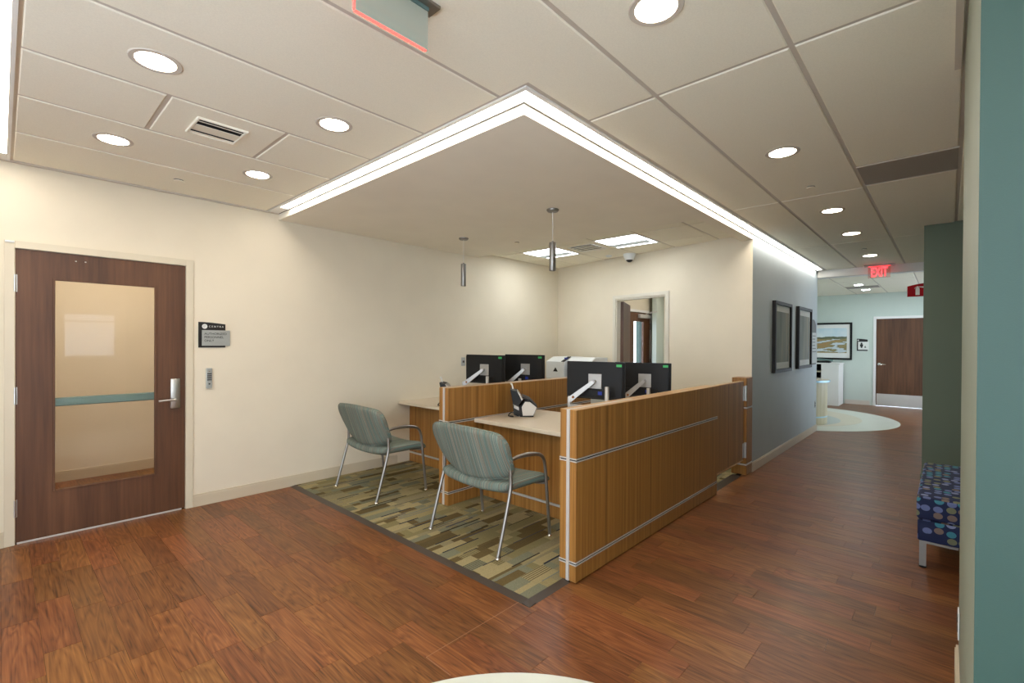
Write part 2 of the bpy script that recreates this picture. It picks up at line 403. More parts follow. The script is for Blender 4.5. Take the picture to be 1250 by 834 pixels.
def text_obj(s, size, m, parent, origin, xdir, ydir, ext=0.0006, align='LEFT', name='lettering', bold=0.0):
    cu = bpy.data.curves.new(name, 'FONT'); cu.body = s; cu.size = size; cu.extrude = ext; cu.align_x = align; cu.resolution_u = 3; cu.offset = bold
    t = bpy.data.objects.new(name, cu); COL.objects.link(t)
    dg = bpy.context.evaluated_depsgraph_get()
    me = bpy.data.meshes.new_from_object(t.evaluated_get(dg))
    bpy.data.objects.remove(t); bpy.data.curves.remove(cu)
    me.name = name
    me.materials.clear(); me.materials.append(MAT[m])
    X = Vector(xdir).normalized(); Y = Vector(ydir).normalized(); Z = X.cross(Y)
    mt = Matrix((X, Y, Z)).transposed().to_4x4(); mt.translation = Vector(origin)
    me.transform(mt)
    o = bpy.data.objects.new(name, me); COL.objects.link(o); o.parent = parent
    return o
def copy_tree(root):
    c = root.copy(); COL.objects.link(c)
    for ch in root.children:
        d = ch.copy(); COL.objects.link(d); d.parent = c
        for g in ch.children:
            e = g.copy(); COL.objects.link(e); e.parent = d
    return c

# ================================================================== STRUCTURE
CE = 2.735            # main ceiling
SO = 2.675            # soffit underside
AC = 2.745            # recessed tile field over the desks
YW = 4.895            # left wall with the glazed door
YG = 1.655            # soffit face / grey corridor wall face
BX0, BX1 = 5.86, 6.455  # back wall from (BX0, YG) to (BX1, YW)
def wallx(y): return BX0 + (BX1-BX0)*(y-YG)/(YW-YG)

# ---- floor
fl = struct(obj('floor', box(BM(), -2.2, 14.6, -3.7, 6.95, -0.06, -0.0045), 'dark'))
PW, PL = 0.1338, 0.625
def plank_mesh(w_, l_):
    bm = BM(); e = 0.0004; b = 0.0011
    lo = [(-w_/2+e, -l_/2+e), (w_/2-e, -l_/2+e), (w_/2-e, l_/2-e), (-w_/2+e, l_/2-e)]
    hi = [(-w_/2+b, -l_/2+b), (w_/2-b, -l_/2+b), (w_/2-b, l_/2-b), (-w_/2+b, l_/2-b)]
    A = [bm.verts.new((x, y, -0.0045)) for x, y in lo]; M_ = [bm.verts.new((x, y, -0.0008)) for x, y in lo]; B = [bm.verts.new((x, y, 0)) for x, y in hi]
    bm.faces.new(B)
    for i in range(4):
        j = (i+1) % 4
        bm.faces.new((A[i], A[j], M_[j], M_[i])); bm.faces.new((M_[i], M_[j], B[j], B[i]))
    me = bpy.data.meshes.new('plank'); bm.to_mesh(me); bm.free(); me.materials.append(MAT['plank']); return me
regions = [(-2.0, 1.99, -3.5, 4.9), (1.99, 9.55, -0.95, 1.70), (9.55, 14.45, -0.95, 4.6), (-1.4, 3.0, 5.04, 6.76)]
pl = []
i0 = int(math.floor((-2.0-0.672)/PW))-1
for i in range(i0, 130):
    x0, x1 = 0.672+i*PW, 0.672+(i+1)*PW
    off = rng.random()*PL
    for rg in regions:
        a0, a1 = max(x0, rg[0]), min(x1, rg[1])
        if a1-a0 < 0.004: continue
        k = int(math.floor((rg[2]-off)/PL))-1
        while off+k*PL < rg[3]:
            b0, b1 = max(off+k*PL, rg[2]), min(off+(k+1)*PL, rg[3]); k += 1
            if b1-b0 < 0.004: continue
            pl.append((a0, a1, b0, b1))
def px_area(a0, a1, b0, b1):
    pts = []
    for x, y in ((a0, b0), (a1, b0), (a1, b1), (a0, b1)):
        d = Vector((x, y, -H)); k = d.dot(F)
        if k < 0.15: return 0
        pts.append((625+FPX*d.dot(r_ax)/k, CY-FPX*d.dot(u_ax)/k))
    cx = sum(p[0] for p in pts)/4; cy = sum(p[1] for p in pts)/4
    if not (-20 < cx < 1180 and cy < 850) or b0 > 5.0: return 0
    if 2.4 < a0 and b0 > 1.66: return 0
    return abs(sum(pts[i][0]*pts[(i+1) % 4][1]-pts[(i+1) % 4][0]*pts[i][1] for i in range(4)))/2
pl.sort(key=lambda q: -px_area(*q))
full = plank_mesh(PW, PL)
far_bm = BM(); far_r = []
for n_, (a0, a1, b0, b1) in enumerate(pl):
    w_, l_ = a1-a0, b1-b0
    if n_ < 298 and px_area(a0, a1, b0, b1) > 0:
        me = full if abs(w_-PW) < 1e-4 and abs(l_-PL) < 1e-4 else plank_mesh(w_, l_)
        o = bpy.data.objects.new('plank', me); COL.objects.link(o); o.location = ((a0+a1)/2, (b0+b1)/2, 0); o.parent = fl
    else:
        g = 0.0006
        vs = [far_bm.verts.new(p) for p in ((a0+g, b0+g, 0), (a1-g, b0+g, 0), (a1-g, b1-g, 0), (a0+g, b1-g, 0))]
        lo = [far_bm.verts.new((v.co.x, v.co.y, -0.0045)) for v in vs]
        far_bm.faces.new(vs); rr = rng.random(); far_r.append(rr)
        for q in range(4): far_bm.faces.new((lo[q], lo[(q+1) % 4], vs[(q+1) % 4], vs[q])); far_r.append(rr)
me = bpy.data.meshes.new('plank_field'); far_bm.to_mesh(me); far_bm.free()
at = me.attributes.new('rnd', 'FLOAT', 'FACE'); at.data.foreach_set('value', far_r)
me.materials.append(MAT['plank'])
o = bpy.data.objects.new('plank_field', me); COL.objects.link(o); o.parent = fl; o['kind'] = 'stuff'
bm = BM(); box(bm, 1.347, 1.99, 1.7735, 1.7765, -0.002, 0.0006); box(bm, 1.345, 1.348, 1.60, 1.776, -0.002, 0.0006)
obj('sheet_seam', bm, 'seam', fl)

# ---- ceiling
bm = BM(); ZT_ = CE+0.006
for q in ((-2.2, 14.6, -3.7, YG, ), (-2.2, 1.875, YG, 6.95), (1.875, 14.6, YW+0.001, 6.95), (6.60, 14.6, YG, YW+0.001)): box(bm, *q, ZT_, 2.86)
box(bm, 1.875, 6.60, YG, YW+0.001, AC+0.006, 2.86)
ce = struct(obj('ceiling', bm, 'tee'))
G_ = 0.011   # half of a grid joint
def tile(poly, z=CE, name='ceiling_tile', m='tile', parent=None):
    # tegular tile: bevelled lower edge
    cx = sum(p[0] for p in poly)/len(poly); cy = sum(p[1] for p in poly)/len(poly)
    bm = BM(); n = len(poly)
    def inset(d):
        out = []
        for i in range(n):
            p, a, b = Vector(poly[i]), Vector(poly[i-1]), Vector(poly[(i+1) % n])
            e1 = (p-a).normalized(); e2 = (b-p).normalized()
            n1, n2 = Vector((-e1.y, e1.x)), Vector((-e2.y, e2.x))
            bis = (n1+n2); bis = bis/(1+n1.dot(n2)) if 1+n1.dot(n2) > 0.1 else n1
            out.append(p + bis*d)
        return out
    a, c = inset(G_), inset(G_+0.005)
    A = [bm.verts.new((p.x, p.y, z+0.0058)) for p in a]; B = [bm.verts.new((p.x, p.y, z+0.004)) for p in a]; C_ = [bm.verts.new((p.x, p.y, z)) for p in c]
    bm.faces.new(C_[::-1])
    for i in range(n):
        j = (i+1) % n
        bm.faces.new((A[i], A[j], B[j], B[i])); bm.faces.new((B[i], B[j], C_[j], C_[i]))
    return obj(name, bm, m, parent or ce)
def rect(x0, x1, y0, y1): return [(x0, y0), (x1, y0), (x1, y1), (x0, y1)]
YR = [-3.45, -2.84, -2.23, -1.62, -1.01, -0.40, -0.03, 0.50, 1.11, 1.715, 2.355, 2.965, 3.545, 4.18, 4.865]
for a, b in zip(YR, YR[1:]):
    if abs(a-2.965) < 1e-3:
        tile(rect(0.05, 0.595, a, b)); vent_tile = (0.595, 1.188, a, b); tile(rect(0.595, 1.188, a, b)); tile(rect(1.188, 1.755, a, b))
    elif abs(a-1.11) < 1e-3:
        tile([(0.05, 1.11), (2.28, 1.11), (2.28, 1.525), (1.755, 1.525), (1.755, 1.715), (0.05, 1.715)])
    elif a > 1.2: tile(rect(0.05, 1.755, a, b))
    else:
        if b <= 0.51 and a < -0.04: tile(rect(0.05, 1.30, a, b))
        else: tile(rect(-0.13+0.18, 2.28, a, b))
    tile(rect(-1.95, -0.105, a, b))
for x0, x1 in ((2.28, 4.695), (4.695, 7.105), (7.105, 9.48)):
    tile(rect(x0, x1, 1.11, 1.525)); tile(rect(x0, x1, 0.50, 1.11))
tile(rect(2.28, 4.14, -0.05, 0.50)); tile(rect(4.665, 7.105, -0.05, 0.50)); tile(rect(7.105, 9.48, 0.2, 0.50))
tile(rect(2.95, 6.58, -0.9, -0.05))
for x0, x1 in ((9.72, 11.49), (11.49, 14.42)):
    for y0, y1 in ((-0.8, 0.45), (0.45, 1.075), (1.075, 1.68), (1.68, 4.5)): tile(rect(x0, x1, y0, y1))
# header across the corridor
hd = struct(obj('trim_1', box(BM(), 9.50, 9.70, -0.95, 4.6, 2.615, 2.80, 0.004), 'white'))
# right-hand ceiling moulding
struct(obj('trim_2', box(BM(), 1.44, 2.95, -0.035, -0.012, 2.722, 2.75), 'tee'))
struct(obj('trim_3', box(BM(), -2.0, 1.88, YW-0.03, YW, 2.728, 2.75), 'tee'))

# ---- soffit over the desks (painted board) with a recessed tile field
bm = BM()
prism(bm, [(1.875, YG), (4.57, YG), (4.57, YW), (1.875, YW)], SO, 2.75)
prism(bm, [(4.57, YG), (wallx(YG), YG), (wallx(1.785), 1.785), (4.57, 1.785)], SO, 2.75)
so = struct(obj('ceiling_soffit', bm, 'soffit'))
gx, gy = [4.57, 5.005, 5.605, 6.205, 6.6], [1.785, 2.06, 2.66, 3.25, 3.85, 4.45, YW]
trof = {(1, 2), (1, 4)}
for i, (a0, a1) in enumerate(zip(gx, gx[1:])):
    for j, (b0, b1) in enumerate(zip(gy, gy[1:])):
        if (i, j) in trof: continue
        p = [(a0, b0), (min(a1, wallx(b0)), b0), (min(a1, wallx(b1)), b1), (a0, b1)]
        if p[1][0]-a0 < 0.03 or p[2][0]-a0 < 0.03:
            if p[2][0]-a0 < 0.08: continue
            p = [(a0, b1-(p[2][0]-a0)/0.1836), (p[2][0], b1), (a0, b1)]
        tile(p, AC, 'ceiling_tile', 'tile', so)

# ---- walls
def wall(name, parts, m):
    bm = BM()
    for p in parts: box(bm, *p)
    return struct(obj(name, bm, m))
DX0, DX1, DZ = 0.07, 1.10, 2.125   # door_1 opening
wall('wall_left', [(-2.1, DX0, YW, YW+0.14, 0, 2.765), (DX1, 6.7, YW, YW+0.14, 0, 2.765), (DX0, DX1, YW, YW+0.14, DZ, 2.765)], 'cream')
# back wall, angled
ang = math.atan2(BX1-BX0, YW-YG)
def BWP(s, d):  # s along the wall from the corridor corner, d behind its face
    return (BX0 + s*math.sin(ang) + d*math.cos(ang), YG + s*math.cos(ang) - d*math.sin(ang))
LB = math.hypot(BX1-BX0, YW-YG)
S0, S1 = 1.152, 2.021       # doorway in the back wall
def bwbox(bm, s0, s1, d0, d1, z0, z1): return prism(bm, [BWP(s0, d0), BWP(s1, d0), BWP(s1, d1), BWP(s0, d1)], z0, z1)
bm = BM()
prism(bm, [BWP(0, 0), BWP(S0, 0), BWP(S0, 0.076), (5.9591, 1.7743), (5.9591, YG+0.001)], 0, 2.765); bwbox(bm, S1, LB+0.02, 0, 0.076, 0, 2.765); bwbox(bm, S0, S1, 0, 0.076, 2.13, 2.765)
struct(obj('wall_back', bm, 'cream'))
GE = 9.50                    # far end of the grey wall
struct(obj('wall_corridor', prism(BM(), [(BX0+0.0005, YG-0.001), (GE, YG-0.001), (GE, YG+0.13), (5.965, YG+0.13), (5.965, YG+0.0005), (BX0+0.0005, YG+0.0005)], 0, 2.765), 'greywall'))
# partition on the right: teal end face, pale green long face
RX0, RX1, RY = 1.42, 2.95, -0.046
bm = BM(); box(bm, RX0, RX1, RY-0.13, RY, 0, 2.765)
wr = struct(obj('wall_right', bm, 'palegreen')); wr.data.materials.append(MAT['teal'])
for p in wr.data.polygons:
    if abs(p.normal.x) > 0.9: p.material_index = 1
# niche with the bench, then the dark green return
wall('wall_niche', [(2.8, 6.75, -0.95, -0.82, 0, 2.765), (2.82, 2.95, -0.95, -0.176, 0, 2.765)], 'palegreen')
wall('wall_green', [(6.62, 9.5, -0.95, 0.195, 0, 2.765)], 'green')
wall('wall_far', [(14.45, 14.6, -1.0, 0.36, 0, 2.765), (14.45, 14.6, 1.335, 4.7, 0, 2.765), (14.45, 14.6, 0.36, 1.335, 2.14, 2.765)], 'mint')
wall('wall_reception', [(9.55, 14.5, 4.6, 4.7, 0, 2.765), (10.0, 10.1, 2.6, 4.7, 0, 2.765), (9.4, 10.1, 2.5, 2.6, 0, 2.765), (9.4, 9.5, 1.785, 2.6, 0, 2.765)], 'mint')
wall('wall_south', [(9.5, 10.2, -1.05, -0.95, 0, 2.765), (14.2, 14.6, -1.05, -0.95, 0, 2.765), (10.2, 14.2, -1.05, -0.95, 0, 0.4), (10.2, 14.2, -1.05, -0.95, 2.5, 2.765)], 'mint')
# lobby behind the camera
WX0, WX1, WZ0, WZ1 = 0.85, 1.74, 1.10, 2.07
W2X0, W2X1, W2Z0, W2Z1 = -1.75, 0.45, 0.45, 2.45
wall('wall_rear', [(-2.1, W2X0, -3.65, -3.5, 0, 2.765), (W2X1, WX0, -3.65, -3.5, 0, 2.765), (W2X0, W2X1, -3.65, -3.5, 0, W2Z0), (W2X0, W2X1, -3.65, -3.5, W2Z1, 2.765), (WX1, 2.95, -3.65, -3.5, 0, 2.765), (WX0, WX1, -3.65, -3.5, 0, WZ0), (WX0, WX1, -3.65, -3.5, WZ1, 2.765)], 'cream')
W3Y0, W3Y1, W3Z0, W3Z1 = -3.1, 3.0, 0.35, 2.5
wall('wall_side', [(-2.15, -2.0, -3.65, W3Y0, 0, 2.765), (-2.15, -2.0, W3Y1, 5.0, 0, 2.765), (-2.15, -2.0, W3Y0, W3Y1, 0, W3Z0), (-2.15, -2.0, W3Y0, W3Y1, W3Z1, 2.765), (2.82, 2.95, -3.65, -0.95, 0, 2.765)], 'cream')
# hall behind the glazed door and office behind the back wall
wall('wall_hall', [(-1.5, 3.1, 6.76, 6.9, 0, 2.765), (-1.55, -1.4, 5.03, 6.9, 0, 2.765), (3.0, 3.15, 5.03, 6.9, 0, 2.765)], 'cream')
O3X0, O3X1 = 8.79, 9.70
wall('wall_office', [(6.64, O3X0, 4.82, 4.95, 0, 2.765), (O3X1, 10.0, 4.82, 4.95, 0, 2.765), (O3X0, O3X1, 4.82, 4.95, 2.14, 2.765), (9.91, 10.0, 2.6, 4.95, 0, 2.765), (6.2, 9.4, 2.2, 2.3, 0, 2.765)], 'cream')

# ---- baseboards (with a small cap line)
def base(name, segs, m='trim'):
    bm = BM()
    for (ax, ay), (bx, by), n in segs:
        d = Vector((bx-ax, by-ay)).normalized(); nv = Vector(n)
        for t, z0, z1 in ((0.013, 0, 0.094), (0.009, 0.094, 0.108)):
            q = [(ax, ay), (bx, by), (bx+nv.x*t, by+nv.y*t), (ax+nv.x*t, ay+nv.y*t)]
            prism(bm, q, z0, z1)
    return struct(obj(name, bm, m))
base('baseboard_left', [((-2.0, YW), (0.017, YW), (0, -1)), ((1.153, YW), (3.26, YW), (0, -1)), ((3.5, YW), (6.4, YW), (0, -1))])
base('baseboard_corridor', [((BX0+0.012, YG), (GE, YG), (0, -1)), ((GE, YG-0.013), (GE, YG+0.13), (1, 0))])
base('baseboard_right', [((RX0, RY), (RX1, RY), (0, 1))])
base('baseboard_far', [((14.45, 1.40), (14.45, 1.9), (-1, 0)), ((14.45, 2.0), (14.45, 4.5), (-1, 0))], 'tee')
base('baseboard_hall', [((-1.4, 6.76), (3.0, 6.76), (0, -1))])
base('baseboard_green', [((6.62, 0.195), (6.62, -0.8), (-1, 0)), ((6.62, 0.195), (9.5, 0.195), (0, 1))], 'green')

# ---- window in the rear wall, seen mirrored in the door glass
wn = struct(empty('window_1', ((WX0+WX1)/2, -3.5, WZ0)))
bm = BM(); wx = (WX1-WX0)/2; wz = WZ1-WZ0
box(bm, -wx, -wx+0.05, -0.09, -0.02, 0, wz); box(bm, wx-0.05, wx, -0.09, -0.02, 0, wz); box(bm, -wx+0.05, wx-0.05, -0.09, -0.02, 0, 0.05); box(bm, -wx+0.05, wx-0.05, -0.09, -0.02, wz-0.05, wz); box(bm, -wx+0.05, wx-0.05, -0.085, -0.03, wz*0.78, wz*0.78+0.04)
obj('window_frame', bm, 'white', wn)
obj('pane', box(BM(), -wx+0.05, wx-0.05, -0.058, -0.052, 0.05, wz-0.05), 'winglass', wn)
obj('window_sill', box(BM(), -wx-0.06, wx+0.06, -0.02, 0.09, -0.03, 0.0, 0.004), 'white', wn)

def added_window(name, loc, rz, w_, h_, n):
    # local: x along the wall, +y into the room
    t = struct(empty(name, loc, rz)); b = 0.05
    bm = BM(); box(bm, -w_/2, w_/2, -0.09, -0.02, 0, b); box(bm, -w_/2, w_/2, -0.09, -0.02, h_-b, h_)
    for k in range(n+1):
        x = -w_/2 + b/2 + (w_-b)*k/n; box(bm, x-b/2, x+b/2, -0.09, -0.02, b, h_-b)
    obj('window_frame', bm, 'white', t)
    for k in range(n):
        x0, x1 = -w_/2+b+(w_-b)*k/n, -w_/2+(w_-b)*(k+1)/n
        obj('pane', box(BM(), x0, x1, -0.058, -0.052, b, h_-b), 'winglass', t)
    return t
added_window('added_window_2', ((W2X0+W2X1)/2, -3.5, W2Z0), 0, W2X1-W2X0, W2Z1-W2Z0, 2)  # unseen window, added to send daylight up to the ceiling
added_window('added_window_4', (12.2, -0.95, 0.4), 0, 4.0, 2.1, 4)  # unseen window added for cool daylight in the reception
added_window('added_window_3', (-2.0, (W3Y0+W3Y1)/2, W3Z0), -PI/2, W3Y1-W3Y0, W3Z1-W3Z0, 5)  # added unseen glazing that lets daylight reach the near ceiling

# ================================================================== DOORS
def door_frame(parent, x0, x1, zt, fy, depth, wf=0.053, proud=0.013, m='frame'):
    # hollow-metal frame in local coords: x along the wall, face at y=fy, room side is -y
    bm = BM()
    box(bm, x0-wf, x0, fy-proud, fy, 0, zt+wf, 0.002); box(bm, x1, x1+wf, fy-proud, fy, 0, zt+wf, 0.002); box(bm, x0, x1, fy-proud, fy, zt, zt+wf, 0.002)
    t = 0.004
    box(bm, x0-0.002, x0+t-0.002, fy-0.002, fy+depth, 0, zt); box(bm, x1+0.002-t, x1+0.002, fy-0.002, fy+depth, 0, zt); box(bm, x0, x1, fy-0.002, fy+depth, zt+0.002-t, zt+0.002)
    return obj('door_frame', bm, m, parent)
def lever_set(parent, x, y, z, dirx, m='steel', tall=True):
    bm = BM()
    if tall: box(bm, x-0.034, x+0.034, y-0.022, y, z-0.075, z+0.178, 0.005, 2)
    else: lathe(bm, [(0.032, 0), (0.032, 0.010), (0.026, 0.014)], (0, 0, 0), 20)
    if not tall:
        bmesh.ops.rotate(bm, verts=bm.verts, cent=(0, 0, 0), matrix=Matrix.Rotation(PI/2, 3, 'X'))
        bmesh.ops.translate(bm, verts=bm.verts, vec=(x, y, z))
    pl_ = obj('lock_plate', bm, m, parent, True)
    bm = BM(); d = dirx
    tube(bm, smooth_path([(x, y-0.02, z), (x, y-0.055, z), (x+d*0.02, y-0.066, z), (x+d*0.07, y-0.066, z+0.001), (x+d*0.125, y-0.060, z-0.003)], 5), 0.0095, 10)
    obj('lever', bm, m, pl_, True)
# door_1: walnut door with a tall glass lite
d1 = struct(empty('door_1', (0, YW, 0)))
door_frame(d1, DX0, DX1, DZ, 0.0, 0.14)
LX0, LX1, LZ0, LZ1 = 0.272, 0.884, 0.345, 1.92
def leaf_with_lite(bm, x0, x1, z0, z1, y0, y1, lx0, lx1, lz0, lz1):
    box(bm, x0, lx0, y0, y1, z0, z1); box(bm, lx1, x1, y0, y1, z0, z1); box(bm, lx0, lx1, y0, y1, z0, lz0); box(bm, lx0, lx1, y0, y1, lz1, z1); return bm
lf = obj('door_leaf', leaf_with_lite(BM(), DX0+0.004, DX1-0.004, 0.012, DZ-0.004, 0.004, 0.048, LX0, LX1, LZ0, LZ1), 'doorwood', d1)
def bead(x0, x1, z0, z1, y0, y1, w_):
    bm = BM(); box(bm, x0-w_, x0, y0, y1, z0-w_, z1+w_, 0.002); box(bm, x1, x1+w_, y0, y1, z0-w_, z1+w_, 0.002); box(bm, x0, x1, y0, y1, z0-w_, z0, 0.002); box(bm, x0, x1, y0, y1, z1, z1+w_, 0.002); return bm
obj('glazing_bead', bead(LX0+0.006, LX1-0.006, LZ0+0.006, LZ1-0.006, -0.002, 0.012, 0.014), 'doorwood', d1)
obj('glass_pane', box(BM(), LX0+0.001, LX1-0.001, 0.020, 0.026, LZ0+0.001, LZ1-0.001), 'glass', d1)
obj('lit_gap_strip', box(BM(), DX0+0.01, DX1-0.03, -0.002, 0.003, 0.002, 0.014), 'alu', d1)  # pale strip paints the light reflected in the gap under the door
bm = BM(); box(bm, 0.20, 1.0, 0.075, 0.105, 0.965, 1.030, 0.006); box(bm, 0.16, 0.22, 0.049, 0.11, 0.955, 1.04, 0.004); box(bm, 0.98, 1.04, 0.049, 0.11, 0.955, 1.04, 0.004)
obj('push_bar', bm, 'tealbar', d1)
for z in (1.875, 1.068, 0.26):
    bm = BM(); tube(bm, [(DX0, -0.007, z-0.062), (DX0, -0.007, z+0.062)], 0.0085, 10); box(bm, DX0, DX0+0.012, -0.002, 0.004, z-0.062, z+0.062)
    for q in (-0.022, 0.022): tube(bm, [(DX0, -0.007, z+q-0.001), (DX0, -0.007, z+q+0.001)], 0.0092, 10)
    obj('hinge', bm, 'steel', d1, True)
lever_set(d1, 1.022, 0.004, 0.966, -1)
for x in (0.392, 0.447):
    bm = BM(); box(bm, x-0.006, x+0.006, -0.001, 0.005, 2.065, 2.077, 0.002); obj('closer_bolt', bm, 'chrome', d1)
obj('contact_tag', box(BM(), 0.020, 0.068, -0.022, -0.012, 2.160, 2.172, 0.002), 'whiteplastic', d1)
# door_2: doorway in the angled back wall, its own leaf standing open in the room behind
d2 = struct(empty('door_2', (BX0, YG, 0), PI/2-ang))   # local x runs along the wall from the corridor corner, local y is towards the visitors' side
bm = BM(); wf = 0.052
for a, b, z0, z1 in ((S0-wf, S0, 0, 2.13+wf), (S1, S1+wf, 0, 2.13+wf), (S0, S1, 2.13, 2.13+wf)): box(bm, a, b, 0, 0.014, z0, z1, 0.002)
box(bm, S0, S0+0.02, -0.079, 0, 0, 2.13); box(bm, S1-0.02, S1, -0.079, 0, 0, 2.13); box(bm, S0+0.02, S1-0.02, -0.079, 0, 2.11, 2.13)
obj('door_frame', bm, 'frame2', d2)
lf2 = obj('door_leaf', box(BM(), 0, 0.80, -0.044, 0, 0.012, 2.10), 'doorwood', d2); lf2.location = (S1-0.021, -0.080, 0); lf2.rotation_euler = (0, 0, -R(58))
# door_3: outside door with a narrow lite and a closer, in the office behind
d3 = struct(empty('door_3', (0, 4.82, 0)))
door_frame(d3, O3X0, O3X1, 2.14, 0.0, 0.13, 0.05, 0.013, 'white')
obj('door_leaf', leaf_with_lite(BM(), O3X0+0.004, O3X1-0.004, 0.012, 2.136, 0.01, 0.054, 8.985, 9.41, 0.30, 1.945), 'doorwood', d3)
obj('glass_pane', box(BM(), 8.986, 9.409, 0.028, 0.034, 0.301, 1.944), 'winglass', d3)
bm = BM(); box(bm, 9.15, 9.62, -0.055, 0.009, 2.02, 2.10, 0.006); obj('door_closer', bm, 'alu', d3)
bm = BM(); tube(bm, [(9.40, -0.05, 2.11), (9.40, -0.30, 2.15), (9.62, -0.03, 2.16)], 0.010, 8); obj('closer_arm', bm, 'alu', d3, True)
for z in (1.85, 1.07, 0.25): obj('hinge', box(BM(), O3X1-0.008, O3X1+0.02, -0.018, 0.009, z-0.07, z+0.07, 0.003), 'steel', d3)
struct(obj('wall_outside', box(BM(), 11.47, 13.4, 6.0, 6.1, 0, 3.0), 'teal'))
# door_4: closed door at the end of the corridor
d4 = struct(empty('door_4', (14.45, 1.29, 0), -PI/2))   # local x towards the right of the view (-Y world), local y = +X
door_frame(d4, 0, 0.885, 2.12, 0.0, 0.1, 0.05, 0.013, 'white')
obj('door_leaf', box(BM(), 0.005, 0.88, 0.01, 0.055, 0.012, 2.114), 'doorwood', d4)
obj('kick_plate', box(BM(), 0.02, 0.865, 0.006, 0.0099, 0.02, 0.30), 'steel', d4)
lever_set(d4, 0.07, 0.010, 1.01, 1, 'chrome', False)

# ================================================================== CARPET
def carpet():
    rc = random.Random(11)
    pal = [((0.40, 0.34, 0.175), 5), ((0.34, 0.29, 0.14), 4), ((0.26, 0.225, 0.105), 3), ((0.155, 0.115, 0.045), 3), ((0.23, 0.235, 0.155), 4), ((0.125, 0.095, 0.04), 1), ((0.30, 0.265, 0.15), 3)]
    bag = [c for c, n in pal for _ in range(n)]
    thin = [(0.03, 0.035, 0.05), (0.08, 0.08, 0.10), (0.20, 0.22, 0.19), (0.05, 0.04, 0.025)]
    bm = BM(); lay = bm.loops.layers.float_color.new('tone')
    X0, X1, Y0, Y1 = 2.045, 6.0, 1.745, YW
    z = 0.006
    def quad(a0, a1, b0, b1, c, zz=z):
        f = bm.faces.new([bm.verts.new(p) for p in ((a0, b0, zz), (a1, b0, zz), (a1, b1, zz), (a0, b1, zz))])
        for l in f.loops: l[lay] = (c[0]*0.86, c[1]*0.84, c[2]*0.84, 1)
    y = Y0
    while y < Y1-1e-6:
        h = rc.choice((0.025, 0.045, 0.06, 0.075, 0.09)); y1 = min(Y1, y+h)
        if Y1-y1 < 0.015: y1 = Y1
        xe = X1 if y < 4.6 else X1
        x = X0 - rc.random()*0.3; last = None
        while x < xe:
            l_ = rc.choice((0.07, 0.10, 0.16, 0.22, 0.30, 0.42))
            a0, a1 = max(x, X0), min(x+l_, xe); x += l_
            if a1-a0 < 1e-4: continue
            c = rc.choice(bag)
            while c is last: c = rc.choice(bag)
            last = c
            quad(a0, a1, y, y1, c)
            if h > 0.05 and rc.random() < 0.16:      # ribbed block
                k = y+0.008
                while k+0.006 < y1: quad(a0, a1, k, k+0.006, (0.10, 0.08, 0.035), z+0.0003); k += 0.018
        y = y1
        for _q in range(1 if (rc.random() < 0.9 and y < Y1-0.03) else 0):
            x = X0 + rc.random()*0.5
            while x < xe-0.1:
                l_ = rc.uniform(0.12, 0.42)
                t = rc.choice((0.008, 0.012, 0.016))
                quad(x, min(xe, x+l_), y-t/2, y+t/2, rc.choice(thin), z+0.0005); x += l_ + rc.uniform(0.3, 1.2)
    # sides and underside
    A = [bm.verts.new(p) for p in ((X0, Y0, -0.004), (X1, Y0, -0.004), (X1, Y1, -0.004), (X0, Y1, -0.004))]
    f = bm.faces.new(A[::-1])
    for l in f.loops: l[lay] = (0.1, 0.08, 0.04, 1)
    me = bpy.data.meshes.new('carpet'); bm.to_mesh(me); bm.free(); me.materials.append(MAT['carpet'])
    o = bpy.data.objects.new('carpet', me); COL.objects.link(o); return o
cp = tag(carpet(), 'patterned olive and tan carpet laid under the two chairs and desks', 'carpet')
bm = BM()
def strip(bm, a, b, n, w_=0.056):
    # bevelled edging strip from a to b, outer edge on that line, n points inward
    A, B, N = Vector(a), Vector(b), Vector(n)
    for p0, p1, q0, q1, z0, z1 in ((A, B, A+N*w_, B+N*w_, 0.001, 0.008),):
        v = [bm.verts.new((p.x, p.y, z)) for p, z in ((p0, 0.0005), (p1, 0.0005), (q1, 0.0085), (q0, 0.0085), (q1, -0.003), (q0, -0.003), (p1, -0.003), (p0, -0.003))]
        bm.faces.new((v[0], v[1], v[2], v[3])); bm.faces.new((v[3], v[2], v[4], v[5])); bm.faces.new((v[0], v[7], v[6], v[1])); bm.faces.new((v[0], v[3], v[5], v[7])); bm.faces.new((v[1], v[6], v[4], v[2])); bm.faces.new((v[5], v[4], v[6], v[7]))
strip(bm, (1.989, 1.692), (1.989, YW-0.014), (1, 0))
obj('edging_strip', bm, 'edge', cp)
bm = BM(); strip(bm, (1.989, 1.692), (2.372, 1.692), (0, 1)); obj('edging_strip', bm, 'edge', cp)
bm = BM(); strip(bm, (4.765, 1.684), (5.60, 1.684), (0, 1), 0.09); obj('edging_strip', bm, 'edge', cp)

